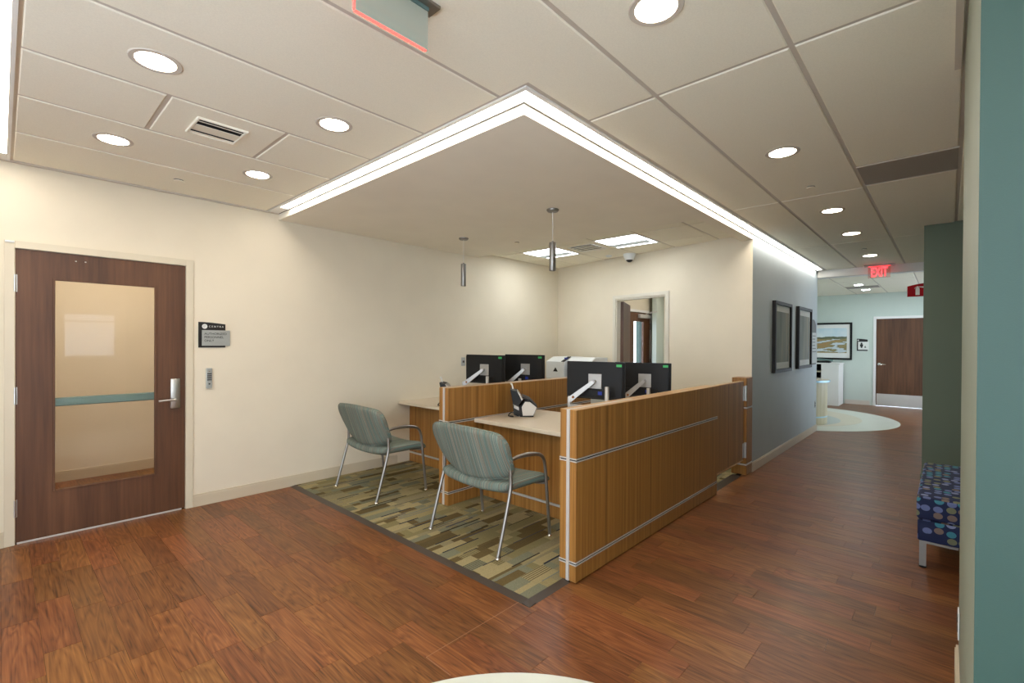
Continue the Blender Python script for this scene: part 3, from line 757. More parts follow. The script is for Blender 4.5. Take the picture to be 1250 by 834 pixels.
# ================================================================== PARTITIONS, GATE, DESKS
PH = 1.051
def partition(name, label, x0, x1, y0, y1, capx):
    t = thing(name, label, 'partition', (x0, y0, 0.0075))
    L, D = x1-x0, y1-y0; m0, m1 = D*0.40, D*0.60
    ext = 0.0
    for a, b in ((0, m0), (m1, D)):
        for z0, z1 in ((0.0, 0.102), (0.124, 0.733), (0.757, PH)):
            obj('panel_board', box(BM(), 0, L, a, b, z0, z1, 0.0015), 'wood', t)
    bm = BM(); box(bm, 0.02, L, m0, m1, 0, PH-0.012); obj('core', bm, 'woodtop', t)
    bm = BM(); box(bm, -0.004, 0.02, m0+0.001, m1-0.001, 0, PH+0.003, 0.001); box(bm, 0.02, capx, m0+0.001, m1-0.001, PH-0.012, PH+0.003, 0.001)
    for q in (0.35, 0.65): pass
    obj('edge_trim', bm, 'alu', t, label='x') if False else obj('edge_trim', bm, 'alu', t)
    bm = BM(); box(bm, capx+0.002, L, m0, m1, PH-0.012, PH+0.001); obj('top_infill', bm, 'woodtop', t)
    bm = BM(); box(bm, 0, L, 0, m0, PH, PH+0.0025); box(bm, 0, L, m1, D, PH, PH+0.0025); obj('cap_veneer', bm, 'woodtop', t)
    for z in (0.113, 0.745):
        bm = BM()
        for q in (-0.0075, 0.0075):
            box(bm, -0.003, L, -0.003, 0.01, z+q-0.0033, z+q+0.0033); box(bm, -0.003, 0.01, 0.01, D-0.01, z+q-0.0033, z+q+0.0033); box(bm, -0.003, L, D-0.01, D+0.003, z+q-0.0033, z+q+0.0033)
        rs = obj('reveal_strip', bm, 'alu', t)
        bm = BM(); box(bm, 0.001, L-0.001, 0.002, 0.012, z-0.0105, z+0.0105); box(bm, 0.001, 0.012, 0.012, D-0.012, z-0.0105, z+0.0105); box(bm, 0.001, L-0.001, D-0.012, D-0.002, z-0.0105, z+0.0105)
        obj('reveal_slot', bm, 'dark', rs)
    return t
partition('desk_partition', 'long golden strip-wood half wall along the corridor with silver reveal lines', 2.373, 4.762, 1.653, 1.775, 0.80)
partition('desk_partition', 'golden strip-wood half wall between the two desks, behind the nearer chair', 2.714, 5.0, 3.271, 3.403, 2.27)
# gate
g = thing('half_gate', 'wooden half gate between the corridor half wall and the grey wall', 'gate', (4.77, 1.66, 0))
obj('gate_leaf', box(BM(), 0, 0.835, 0.004, 0.045, 0.188, 1.055, 0.002), 'wood', g)
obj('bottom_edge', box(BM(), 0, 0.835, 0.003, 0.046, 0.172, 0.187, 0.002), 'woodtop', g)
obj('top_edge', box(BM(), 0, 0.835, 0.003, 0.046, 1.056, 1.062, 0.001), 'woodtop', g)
for z in (0.925, 0.29):
    bm = BM(); tube(bm, [(0.862, -0.010, z-0.085), (0.862, -0.010, z+0.085)], 0.013, 12); box(bm, 0.80, 0.862, -0.004, 0.003, z-0.08, z+0.08)
    obj('hinge', bm, 'steel', g, True)
p = thing('gate_post', 'square wooden post at the end of the grey wall, with metal hinges', 'post', (5.650, 1.645, 0.0087))
for z0, z1 in ((0, 0.10), (0.126, 0.737), (0.763, 1.085)): obj('post_board', box(BM(), 0, 0.205, 0, 0.16, z0, z1, 0.0015), 'wood', p)
obj('core', box(BM(), 0.006, 0.20, 0.006, 0.154, 0.02, 1.07), 'dark', p)
for z in (0.113, 0.75): obj('reveal_strip', box(BM(), -0.002, 0.205, -0.002, 0.162, z-0.008, z+0.008), 'alu', p)
# desks
WT = 0.757-0.0085
def desk(label, x0, y0, y1, depth, inset, ret):
    t = thing('service_desk', label, 'desk', (x0, y0, 0.0085))
    w_ = y1-y0
    bm = BM(); box(bm, 0, depth, 0, w_, WT-0.034, WT, 0.003); top = obj('worktop', bm, 'worktop', t)
    for z0, z1 in ((0.0, 0.098), (0.122, WT-0.036)): obj('modesty_panel', box(BM(), inset, inset+0.03, 0.002, w_-0.002, z0, z1, 0.0015), 'wood', t)
    bm = BM(); box(bm, inset-0.002, inset+0.026, 0.002, w_-0.002, 0.101, 0.119); obj('reveal_strip', bm, 'alu', t)
    bm = BM(); box(bm, inset+0.03, depth-0.06, w_-0.032, w_-0.004, 0, WT-0.036); obj('end_panel', bm, 'wood', t)
    bm = BM(); box(bm, depth, depth+ret[2], ret[0], ret[1], WT-0.034, WT, 0.003); obj('return_top', bm, 'worktop', t)
    bm = BM(); box(bm, depth+ret[2]-0.04, depth+ret[2]-0.01, ret[0]+0.01, ret[1]-0.01, 0, WT-0.036); obj('end_panel', bm, 'wood', t)
    return t
desk('beige-topped desk with wooden front behind the nearer chair, beside the corridor half wall', 3.02, 1.779, 3.267, 0.905, 0.12, (0.004, 0.62, 0.80))
desk('beige-topped desk with wooden front against the cream wall, behind the farther chair', 3.275, 3.409, YW-0.004, 0.86, 0.16, (0.004, 0.62, 0.80))

# ================================================================== CHAIRS
def make_chair(label, loc, rz):
    t = thing('visitor_chair', label, 'chair', loc, rz, 'visitor chairs at the desks')
    HW = 0.372
    for s in (1, -1):
        y = s*HW
        # rear leg running up into the back, and the arm loop with the front leg
        bm = BM(); tube(bm, smooth_path([(0, y, 0.012), (0.075, y, 0.27), (0.122, y-s*0.004, 0.44), (0.128, y-s*0.006, 0.52), (0.118, y-s*0.008, 0.64), (0.085, y-s*0.02, 0.72)], 5), 0.0125, 12)
        obj('rear_leg', bm, 'armmetal', t, True)
        bm = BM(); tube(bm, [(0.552, y, 0.012), (0.507, y, 0.41)], 0.0125, 12)
        obj('front_leg', bm, 'armmetal', t, True)
        bm = BM()
        pts = smooth_path([(0.507, y, 0.41), (0.490, y, 0.55), (0.462, y, 0.615), (0.41, y, 0.645), (0.30, y, 0.661), (0.18, y, 0.660), (0.124, y-s*0.006, 0.645)], 5)
        tube(bm, pts, [0.0125+0.004*math.exp(-((q.x-0.30)/0.10)**2) for q in pts], 12)
        obj('armrest', bm, 'armmetal', t, True)
        for x in (0.0, 0.552):
            bm = BM(); lathe(bm, [(0.017, 0), (0.019, 0.008), (0.014, 0.016)], (x, y, 0.0), 12); obj('foot_glide', bm, 'chrome', t, True)
    bm = BM(); tube(bm, smooth_path([(0.122, HW, 0.43), (0.14, HW*0.6, 0.405), (0.14, 0, 0.392), (0.14, -HW*0.6, 0.405), (0.122, -HW, 0.43)], 5), 0.011, 10)
    tube(bm, smooth_path([(0.505, HW, 0.415), (0.48, HW*0.6, 0.400), (0.48, 0, 0.395), (0.48, -HW*0.6, 0.400), (0.505, -HW, 0.415)], 5), 0.011, 10)
    obj('seat_frame', bm, 'armmetal', t, True)
    def seat(u, v, s):
        # u across, v front-back
        au, av = abs(u), abs(v)
        y = u*(0.365-0.02*max(0, -v)**6)
        x = 0.325 + v*0.255*(1-0.10*au**8)
        zc = 0.425 + 0.030*u*u - 0.030*max(0, v-0.45)**2*3
        th = 0.036*((1-au**10)*(1-av**10))**0.5 if s else 0
        return (x, y, zc + s*th + (0.012 if s > 0 else 0))
    obj('seat', pillow(BM(), seat, 26, 18), 'stripe', t, True)
    ZB, ZT = 0.485, 0.846
    def back_y(z):
        h = (z-ZB)/(ZT-ZB)
        wid = 0.372 + 0.050*h**0.8
        r1 = 0.122
        if z > ZT-r1: wid -= r1 - math.sqrt(max(0, r1*r1-(z-(ZT-r1))**2))
        r0 = 0.12
        if z < ZB+r0: wid -= 0.62*(r0 - math.sqrt(max(0, r0*r0-(ZB+r0-z)**2)))
        return wid
    def back(u, v, s):
        z = ZB + (v+1)/2*(ZT-ZB)
        wid = back_y(z)
        au, av = abs(u), abs(v)
        y = u*wid
        zz = z + 0.020*(1-u*u)*max(0, -v) * -1 + 0.024*(1-u*u)*max(0, v)
        if v < 0: zz += 0.030*u*u*(-v)
        lean = 0.112 - (z-ZB)*0.40
        x = lean + 0.062*u*u
        th = 0.033*((1-au**16)*(1-av**16))**0.5 if s else 0
        return (x + s*th, y, zz)
    bk = obj('backrest', pillow(BM(), back, 28, 20), 'stripe', t, True)
    bm = BM(); loop = []
    N = 22
    for k in range(N): loop.append((-1+2*k/N, 0.985))
    for k in range(N): loop.append((1, 0.985-1.97*k/N))
    for k in range(N): loop.append((1-2*k/N, -0.985))
    for k in range(N): loop.append((-1, -0.985+1.97*k/N))
    tube(bm, [Vector(back(u*0.985, v, 0))+Vector((-0.020, 0, 0)) for u, v in loop], 0.0055, 6, True)
    obj('piping', bm, 'stripe', bk, True)
    return t
c1 = make_chair('striped teal armchair nearer the camera, in front of the desk with the scanner', (2.273, 2.583, 0.0085), R(-1))
c2 = copy_tree(c1); c2.location = (2.300, 4.150, 0.0085); c2.rotation_euler = (0, 0, 0)
c2['label'] = 'striped teal armchair farther back, beside the cream wall'

# ================================================================== LIGHT FITTINGS
def downlight(x, y, z, label, lens, group='recessed downlights'):
    t = thing('downlight', label, 'ceiling light', (x, y, z), 0, group)
    bm = BM(); lathe(bm, [(0.076, 0.004), (0.078, -0.004), (0.098, -0.0045), (0.102, -0.001), (0.102, 0.001)], (0, 0, 0), 32, False, False); obj('trim_ring', bm, 'tee', t, True)
    bm = BM(); lathe(bm, [(0.0765, -0.0025), (0.0765, -0.0005)], (0, 0, 0), 28); obj('lens', bm, lens, t)
    return t
downlight(0.478, 2.650, CE, 'recessed downlight at the upper left, on the camera side of the louvred vent', 'down_light')
downlight(1.320, 2.640, CE, 'recessed downlight to the right of the vent, nearest the bright light strip corner', 'down_light')
downlight(0.483, 3.875, CE, 'recessed downlight between the louvred vent and the glazed door', 'down_light')
downlight(1.325, 3.860, CE, 'small recessed downlight near the cream wall, left of the soffit end', 'down_light')
downlight(1.678, 0.820, CE, 'largest recessed downlight, at the top edge of the photo', 'down_light')
downlight(3.495, 0.812, CE, 'recessed downlight over the corridor, first beyond the one at the top edge', 'down_light')
downlight(5.313, 0.812, CE, 'recessed downlight over the corridor beyond the grey ceiling grille', 'down_light')
downlight(6.545, 0.815, CE, 'recessed downlight over the corridor, second from the exit sign with lettering', 'down_light')
downlight(8.32, 0.819, CE, 'recessed downlight right before the exit sign with lettering', 'down_light')
for y, a_ in ((-1.31, 'nearer row'), (-2.53, 'row by the rear windows')):  # unseen lamps behind the camera, kept for the light they give
    for x, b_ in ((0.478, 'on the side of the teal partition'), (-1.0, 'on the side of the wall with the added windows')): downlight(x, y, CE, 'unseen lobby ceiling downlight added for light, %s, %s' % (a_, b_), 'down_light')
downlight(12.21, 1.39, CE, 'far recessed downlight before the dark strip in the reception ceiling', 'far_light')
downlight(13.38, 1.385, CE, 'farthest recessed downlight, close to the mint green end wall', 'far_light')
for x, y, l_ in ((11.2, 2.6, 'above the rounded reception counter'), (12.6, 3.4, 'deep behind the reception counter'), (13.4, 0.1, 'before the brown door at the corridor end'), (10.6, 0.1, 'beyond the header, behind the dark green wall')): downlight(x, y, CE, 'unseen added reception ceiling downlight ' + l_, 'far_light')  # extra out-of-view lamps added to brighten the far end
t = thing('added_light_panel', 'unseen square light panel added to brighten the office behind the doorway', 'ceiling light', (8.3, 3.3, CE))  # out-of-view panel added to brighten the office
obj('lens', box(BM(), -0.45, 0.45, -0.28, 0.28, -0.003, -0.001), 'trof_light', t)
obj('frame', box(BM(), -0.48, 0.48, -0.31, 0.31, -0.0008, 0.004), 'white', t)
downlight(8.0, 3.9, CE, 'unseen office downlight behind the doorway, nearer the open door', 'down_light'); downlight(9.2, 4.2, CE, 'unseen office downlight behind the doorway, before the outside door', 'down_light')  # unseen lamps that light the office room
t = thing('added_light_panel', 'unseen long light panel added to brighten the hall behind the glazed door', 'ceiling light', (0.75, 5.75, CE))  # out-of-view panel added to brighten the hall seen through the glass
obj('lens', box(BM(), -0.60, 0.60, -0.15, 0.15, -0.003, -0.001), 'added_hall_light', t)
bm = BM(); box(bm, -0.62, 0.62, -0.17, -0.1505, -0.006, 0.004); box(bm, -0.62, 0.62, 0.1505, 0.17, -0.006, 0.004); box(bm, -0.62, -0.6005, -0.1505, 0.1505, -0.006, 0.004); box(bm, 0.6005, 0.62, -0.1505, 0.1505, -0.006, 0.004); obj('frame', bm, 'white', t)
for x, l_ in ((-0.4, 'left'), (0.7, 'middle'), (1.8, 'right')): downlight(x, 5.8, CE, 'unseen added hall ceiling downlight behind the glazed door, the %s one' % l_, 'down_light')  # unseen lamps added to lift the hall brightness
# linear lights
t = thing('linear_light', 'bright L-shaped strip light running along two edges of the lowered ceiling', 'ceiling light', (1.785, 1.565, CE))
bm = BM(); a, b = 0.0, 0.070
prism(bm, [(a, a), (7.55, a), (7.55, b), (b, b), (b, 3.05), (a, 3.05)], -0.003, -0.001); obj('lens', bm, 'strip_light', t)
bm = BM()
prism(bm, [(-0.028, -0.028), (7.66, -0.028), (7.66, -0.001), (-0.001, -0.001), (-0.001, 3.29), (-0.028, 3.29)], -0.004, 0.004)
prism(bm, [(b+0.001, b+0.001), (7.66, b+0.001), (7.66, b+0.009), (b+0.006, b+0.009), (b+0.006, 3.29), (b+0.001, 3.29)], -0.004, 0.004)
box(bm, 0, b, 3.052, 3.29, -0.004, 0.004); box(bm, 7.552, 7.66, 0, b, -0.004, 0.004)
obj('housing', bm, 'white', t)
bm = BM(); c0, c1 = b+0.0095, 0.0895
prism(bm, [(c0, c0), (4.06, c0), (4.06, c1), (c1, c1), (c1, 3.32), (c0, 3.32)], -0.0030, 0.003); prism(bm, [(4.06, c0), (7.66, c0), (7.66, 0.088), (4.06, 0.088)], -0.003, 0.003); obj('shadow_strip', bm, 'edge', t)  # dark strip painting the shade of the gap beside the soffit
t = thing('linear_light', 'straight strip light at the upper left corner, over the glazed door', 'ceiling light', (-0.05, -3.2, CE))
obj('lens', box(BM(), -0.039, 0.078, 0, 7.90, -0.003, -0.001), 'strip_light', t)
bm = BM(); box(bm, 0.079, 0.096, -0.05, 8.06, -0.004, 0.004); box(bm, -0.052, -0.040, -0.05, 8.06, -0.004, 0.004); box(bm, -0.039, 0.078, 7.902, 8.06, -0.004, 0.004)
obj('housing', bm, 'white', t)
# troffers over the desks
for y0, lab in ((3.862, 'square recessed light panel, the left one, partly behind a hanging pendant'), (2.672, 'square recessed light panel to the right, nearer the dome camera')):
    t = thing('troffer', lab, 'ceiling light', (5.305, y0+0.294, AC), 0, 'square ceiling light panels')
    bm = BM(); s = 0.292
    for q in ((-s, s, -s, -s+0.015), (-s, s, s-0.015, s), (-s, -s+0.015, -s+0.015, s-0.015), (s-0.015, s, -s+0.015, s-0.015)): box(bm, q[0], q[1], q[2], q[3], 0, 0.02)
    obj('frame', bm, 'white', t)
    bm = BM(); box(bm, -s+0.0155, s-0.0155, -s+0.0155, s-0.0155, 0.0, 0.004); obj('lens', bm, 'trof_light', t)
    bm = BM(); box(bm, 0.03, 0.20, -s+0.03, s-0.03, -0.010, -0.001, 0.003); obj('basket', bm, 'trof_basket', t)
# pendants
for x, y, lab in ((3.625, 4.115, 'slim grey cylinder pendant on the left, near the cream wall'), (3.381, 2.630, 'larger-looking grey cylinder pendant, in front of the square light panel')):
    t = thing('pendant_light', lab, 'pendant light', (x, y, SO), 0, 'cylinder pendants over the desks')
    bm = BM(); lathe(bm, [(0.056, 0), (0.056, -0.008), (0.046, -0.020), (0.012, -0.024)], (0, 0, 0), 28); obj('canopy', bm, 'armmetal', t, True)
    bm = BM(); tube(bm, [(0, 0, -0.02), (0, 0, -0.30)], 0.0028, 6); obj('cord', bm, 'white', t)
    bm = BM(); lathe(bm, [(0.008, -0.285), (0.010, -0.296), (0.029, -0.298), (0.030, -0.304), (0.030, -0.548), (0.028, -0.552), (0.022, -0.552), (0.022, -0.535)], (0, 0, 0), 28); obj('shade', bm, 'armmetal', t, True)

# ================================================================== CEILING FIXTURES
t = thing('air_vent', 'louvred square vent in the ceiling panel at the upper left', 'air vent', (0.885, 3.245, CE))
bm = BM(); s = 0.118
for q in ((-s-0.014, s+0.014, -s-0.014, -s), (-s-0.014, s+0.014, s, s+0.014), (-s-0.014, -s, -s, s), (s, s+0.014, -s, s)): box(bm, *q, -0.012, 0.002, 0.003)
obj('frame', bm, 'tile', t)
obj('backing', box(BM(), -s, s, -s, s, -0.0012, -0.0004), 'dark', t)
for k, (y0, y1, dz) in enumerate(((-0.118, -0.106, 0), (-0.084, -0.070, 0), (-0.046, 0.074, 1), (0.078, 0.117, 1))):
    bm = BM(); prism(bm, [(y0, -0.011 if dz else -0.004), (y1, -0.002), (y1, -0.004), (y0, -0.013 if dz else -0.007)], -s+0.001, s-0.001, 'yz'); obj('louvre', bm, 'tile', t)
t = thing('air_vent', 'square vent with dark louvres between the two square light panels', 'air vent', (5.305, 3.55, AC))
obj('backing', box(BM(), -0.17, 0.17, -0.17, 0.17, -0.001, 0.0), 'dark', t)
bm = BM(); s = 0.17
for q in ((-s-0.02, s+0.02, -s-0.02, -s), (-s-0.02, s+0.02, s, s+0.02), (-s-0.02, -s, -s, s), (s, s+0.02, -s, s)): box(bm, *q, -0.008, 0.001, 0.003)
obj('frame', bm, 'white', t)
for k in range(4):
    q = -0.12+k*0.08
    bm = BM(); box(bm, q, q+0.03, -s, s, -0.008, -0.003); obj('louvre', bm, 'tile', t)
t = thing('return_grille', 'long grey perforated grille in the ceiling at the right', 'air grille', (4.402, 0.225, CE))
obj('face', box(BM(), -0.245, 0.245, -0.265, 0.265, 0.0, 0.0058), 'grille', t)
for q in (-0.256, 0.246): obj('frame_rail', box(BM(), q, q+0.01, -0.27, 0.27, -0.002, 0.0058), 'tee', t)
t = thing('return_grille', 'grey strip grille across the far reception ceiling', 'air grille', (12.72, 1.38, CE))
obj('face', box(BM(), -0.22, 0.22, -0.29, 0.29, -0.003, 0.006), 'grille', t); 
for q in (-0.24, 0.221): obj('frame_rail', box(BM(), q, q+0.019, -0.30, 0.30, -0.004, 0.0058), 'tee', t)
def sprinkler(x, y, z, label, r=0.030):
    t = thing('sprinkler', label, 'sprinkler', (x, y, z), 0, 'concealed sprinkler covers')
    bm = BM(); lathe(bm, [(r*0.9, 0), (r*0.9, -0.006)], (0, 0, 0), 20); obj('collar', bm, 'dark', t)
    bm = BM(); lathe(bm, [(r, -0.006), (r, -0.010), (r*0.95, -0.012)], (0, 0, 0), 20); obj('cover_plate', bm, 'tile', t, True)
sprinkler(0.952, 4.462, CE, 'small round ceiling cover above the cream wall, left of the soffit end', 0.038)
sprinkler(4.404, 0.817, CE, 'small round ceiling cover over the corridor, near the grey grille')
sprinkler(7.707, 0.820, CE, 'small round ceiling cover near the last corridor downlight')
sprinkler(4.196, 3.804, SO, 'small round cover on the lowered ceiling between the two pendants')
t = thing('motion_sensor', 'small white round sensor on the ceiling left of the dome camera', 'sensor', (5.98, 3.62, AC))
bm = BM(); lathe(bm, [(0.045, 0), (0.045, -0.010), (0.030, -0.022), (0.0, -0.028)], (0, 0, 0), 20, True, False); obj('body', bm, 'whiteplastic', t, True)
t = thing('dome_camera', 'white security dome camera hanging near the back wall', 'camera', (6.06, 3.335, AC))
bm = BM(); lathe(bm, [(0.085, 0), (0.085, -0.012), (0.078, -0.045), (0.068, -0.066)], (0, 0, 0), 28); obj('housing', bm, 'whiteplastic', t, True)
bm = BM(); lathe(bm, [(0.052, -0.064)]+[(0.052*math.cos(a), -0.068-0.050*math.sin(a)) for a in [k*PI/14 for k in range(8)]], (0, 0, 0), 24, True, False); obj('dome', bm, 'black', t, True)
bm = BM(); lathe(bm, [(0.068, -0.064), (0.062, -0.085), (0.053, -0.088), (0.053, -0.066)], (0, 0, 0), 24, False, False); obj('trim_ring', bm, 'whiteplastic', t, True)

# exit signs
t = thing('exit_sign', 'edge-lit exit panel with red glowing edges hanging at the top of the photo', 'exit sign', (0.79, 1.45, 2.56))
obj('panel', box(BM(), 0.004, 0.30, -0.004, 0.004, 0.004, 0.163), 'acrylic', t)
bm = BM(); box(bm, 0.0, 0.0036, -0.004, 0.004, 0.006, 0.163); box(bm, 0.0036, 0.292, -0.004, 0.004, 0.0, 0.0036); obj('glowing_edge', bm, 'exit_edge', t)
bm = BM(); prism(bm, [(-0.02, -0.035), (0.335, -0.035), (0.335, 0.035), (-0.02, 0.035)], 0.163, 0.1745); obj('canopy', bm, 'armmetal', t)
bm = BM(); box(bm, 0.0, 0.30, -0.010, -0.0045, 0.150, 0.163); obj('clamp_bar', bm, 'tealbar', t)
t = thing('exit_sign', 'clear exit sign with red EXIT letters at the end of the corridor', 'exit sign', (9.32, 0.80, 2.525))
obj('panel', box(BM(), -0.004, 0.004, -0.140, 0.140, 0.0, 0.185), 'exitacrylic', t)
obj('canopy', box(BM(), -0.04, 0.04, -0.19, 0.19, 0.185, 0.2095, 0.004), 'armmetal', t)
obj('lamp_bar', box(BM(), -0.006, 0.006, -0.14, 0.14, 0.179, 0.1848), 'exit_red', t)
text_obj('EXIT', 0.205, 'exit_red', t, (-0.0055, 0.0, 0.022), (0, -1, 0), (0, 0, 1), 0.001, 'CENTER', 'lettering', 0.005)
for o in t.children:
    if o.name.startswith('lettering'):
        xs = [v.co.y for v in o.data.vertices]; k = 0.205/(max(xs)-min(xs))
        zs = [v.co.z for v in o.data.vertices]; kz = 0.148/(max(zs)-min(zs)); z0 = min(zs)
        for v in o.data.vertices: v.co.y *= k; v.co.z = 0.020+(v.co.z-z0)*kz
# fire extinguisher flag sign
t = thing('flag_sign', 'red fire extinguisher sign projecting from the dark green wall', 'sign', (8.0, 0.195, 2.10))
bm = BM(); pr = [(0, 0), (0.20, 0.0)] + [(0.20-0.20*k/8, 0.135+0.032*math.sin(k/8*PI/2)) for k in range(9)]
prism(bm, pr, -0.008, 0.008, 'yz'); obj('plate', bm, 'red', t)
bm = BM()
prism(bm, [(0.078, 0.018), (0.118, 0.018), (0.118, 0.10), (0.108, 0.116), (0.088, 0.116), (0.078, 0.10)], -0.0095, -0.0081, 'yz')
prism(bm, [(0.086, 0.116), (0.110, 0.116), (0.104, 0.130), (0.090, 0.130)], -0.0095, -0.0081, 'yz')
prism(bm, [(0.086, 0.118), (0.040, 0.108), (0.040, 0.124), (0.086, 0.126)], -0.0095, -0.0081, 'yz')
prism(bm, [(0.110, 0.118), (0.126, 0.100), (0.130, 0.106), (0.112, 0.126)], -0.0095, -0.0081, 'yz')
obj('pictogram', bm, 'signwhite', t)

# ================================================================== WALL SIGNS AND DEVICES
t = thing('door_sign', 'black and grey room sign on the cream wall right of the glazed door', 'sign', (1.192, YW, 1.412))
bm = BM(); pr = [(0, 0), (0.213, 0), (0.213, 0.212)] + [(0.213-0.213*k/10, 0.212+0.016*math.sin(k/10*PI/2)) for k in range(1, 11)]
prism(bm, pr, -0.008, -0.001, 'xz'); obj('backplate', bm, 'signblack', t)
obj('insert_plate', box(BM(), 0.026, 0.250, -0.015, -0.0085, 0.016, 0.156, 0.0015), 'signgrey', t)
for k, s in enumerate(('AUTHORIZED', 'PERSONNEL', 'ONLY')): text_obj(s, 0.0285, 'signblack', t, (0.043, -0.0155, 0.114-k*0.031), (1, 0, 0), (0, 0, 1))
text_obj('C E N T R A', 0.0225, 'signwhite', t, (0.080, -0.0085, 0.181), (1, 0, 0), (0, 0, 1))
bm = BM(); prism(bm, disc_poly(0.048, 0.189, 0.021, 28), -0.0095, -0.0081, 'xz'); em = obj('round_emblem', bm, 'signwhite', t)
bm = BM(); tube(bm, [(0.048+0.012*math.cos(a), -0.0098, 0.189+0.010*math.sin(a)) for a in [R(30)+k*R(250)/14 for k in range(15)]], 0.0012, 5); tube(bm, [(0.042, -0.0098, 0.183), (0.048, -0.0098, 0.194), (0.056, -0.0098, 0.186)], 0.001, 5); obj('emblem_swirl', bm, 'signgrey', em)
t = thing('keypad_reader', 'slim grey keypad reader on the cream wall under the room sign', 'keypad', (1.274, YW, 1.044))
obj('body', box(BM(), -0.023, 0.023, -0.022, -0.001, 0, 0.182, 0.004, 2), 'signgrey', t)
for i in range(3):
    for j in range(4): obj('key', box(BM(), -0.016+i*0.0115, -0.007+i*0.0115, -0.0245, -0.0221, 0.072+j*0.018, 0.083+j*0.018), 'black', t)
obj('indicator', box(BM(), -0.004, 0.004, -0.024, -0.0221, 0.150, 0.156), 'orange', t)
obj('sensor_dot', box(BM(), -0.006, 0.006, -0.0235, -0.0221, 0.035, 0.047), 'black', t)
def outlet(label, loc, rz, m='whiteplastic', two=True):
    # local: plate faces -y
    t = thing('wall_outlet', label, 'outlet', loc, rz)
    obj('cover_plate', box(BM(), -0.036, 0.036, -0.006, -0.0005, -0.058, 0.058, 0.002), m, t)
    for z in ((-0.02, 0.02) if two else (0.0,)): obj('receptacle', box(BM(), -0.016, 0.016, -0.009, -0.0061, z-0.014, z+0.014, 0.002), 'black' if m == 'signblack' else 'edge', t)
outlet('grey wall plate on the cream wall left of the farthest-left monitor', (4.315, YW, 1.21), 0, 'signgrey', False)
outlet('dark wall outlet low on the grey corridor wall, near its far end', (9.38, YG, 0.46), 0, 'signgrey')
outlet('double wall outlet at the right edge, on the pale green partition', (2.80, RY, 0.27), PI, 'whiteplastic')

# pictures
def picture(label, x0, x1, y, z0, z1, art):
    t = thing('framed_picture', label, 'picture', ((x0+x1)/2, y, (z0+z1)/2), 0, 'tall framed pictures on the grey wall')
    w_, h_ = (x1-x0)/2, (z1-z0)/2; f = 0.045
    bm = BM(); box(bm, -w_, -w_+f, -0.045, -0.001, -h_, h_, 0.002); box(bm, w_-f, w_, -0.045, -0.001, -h_, h_, 0.002); box(bm, -w_+f, w_-f, -0.045, -0.001, -h_, -h_+f, 0.002); box(bm, -w_+f, w_-f, -0.045, -0.001, h_-f, h_, 0.002)
    obj('frame', bm, 'blackframe', t)
    obj('mat_board', box(BM(), -w_+f, w_-f, -0.020, -0.004, -h_+f, h_-f), 'mat', t)
    obj('print', box(BM(), -w_+f+0.06, w_-f-0.06, -0.0215, -0.0201, -h_+f+0.085, h_-f-0.085), art, t)
picture('tall black-framed misty print, the nearer one on the grey corridor wall', 6.69, 7.56, YG, 1.105, 2.035, 'misty')
picture('tall black-framed misty print, the farther one on the grey corridor wall', 7.98, 8.885, YG, 1.11, 2.04, 'misty')
t = thing('framed_picture', 'wide black-framed marsh landscape on the mint green end wall', 'picture', (14.45, 2.21, 1.57), -PI/2)
w_, h_ = 0.45, 0.47; f = 0.045
bm = BM(); box(bm, -w_, -w_+f, -0.04, -0.001, -h_, h_, 0.002); box(bm, w_-f, w_, -0.04, -0.001, -h_, h_, 0.002); box(bm, -w_+f, w_-f, -0.04, -0.001, -h_, -h_+f, 0.002); box(bm, -w_+f, w_-f, -0.04, -0.001, h_-f, h_, 0.002)
obj('frame', bm, 'blackframe', t)
obj('mat_board', box(BM(), -w_+f, w_-f, -0.020, -0.004, -h_+f, h_-f), 'white', t)
ob = obj('print', box(BM(), -0.001, 0.0, -0.34, 0.30, -0.30, 0.33), 'landscape', t); ob.rotation_euler = (0, 0, PI/2); ob.location = (0, -0.0203, 0)
# directory sign
t = thing('directory_sign', 'arched black and grey directory sign at the far end of the grey wall', 'sign', (8.93, YG, 1.14))
bm = BM(); pr = [(0, 0), (0.44, 0)] + [(0.22+0.22*math.cos(a), 0.60+0.15*math.sin(a)) for a in [k*PI/14 for k in range(15)]]
prism(bm, pr, -0.012, -0.001, 'xz'); obj('backplate', bm, 'signblack', t)
obj('insert_plate', box(BM(), 0.03, 0.47, -0.022, -0.0125, 0.03, 0.53, 0.002), 'signgrey', t)
for k in range(6): obj('text_line', box(BM(), 0.10, (0.34, 0.30, 0.32, 0.30, 0.36, 0.40)[k], -0.0235, -0.0221, 0.47-k*0.052, 0.485-k*0.052), 'signblack', t)
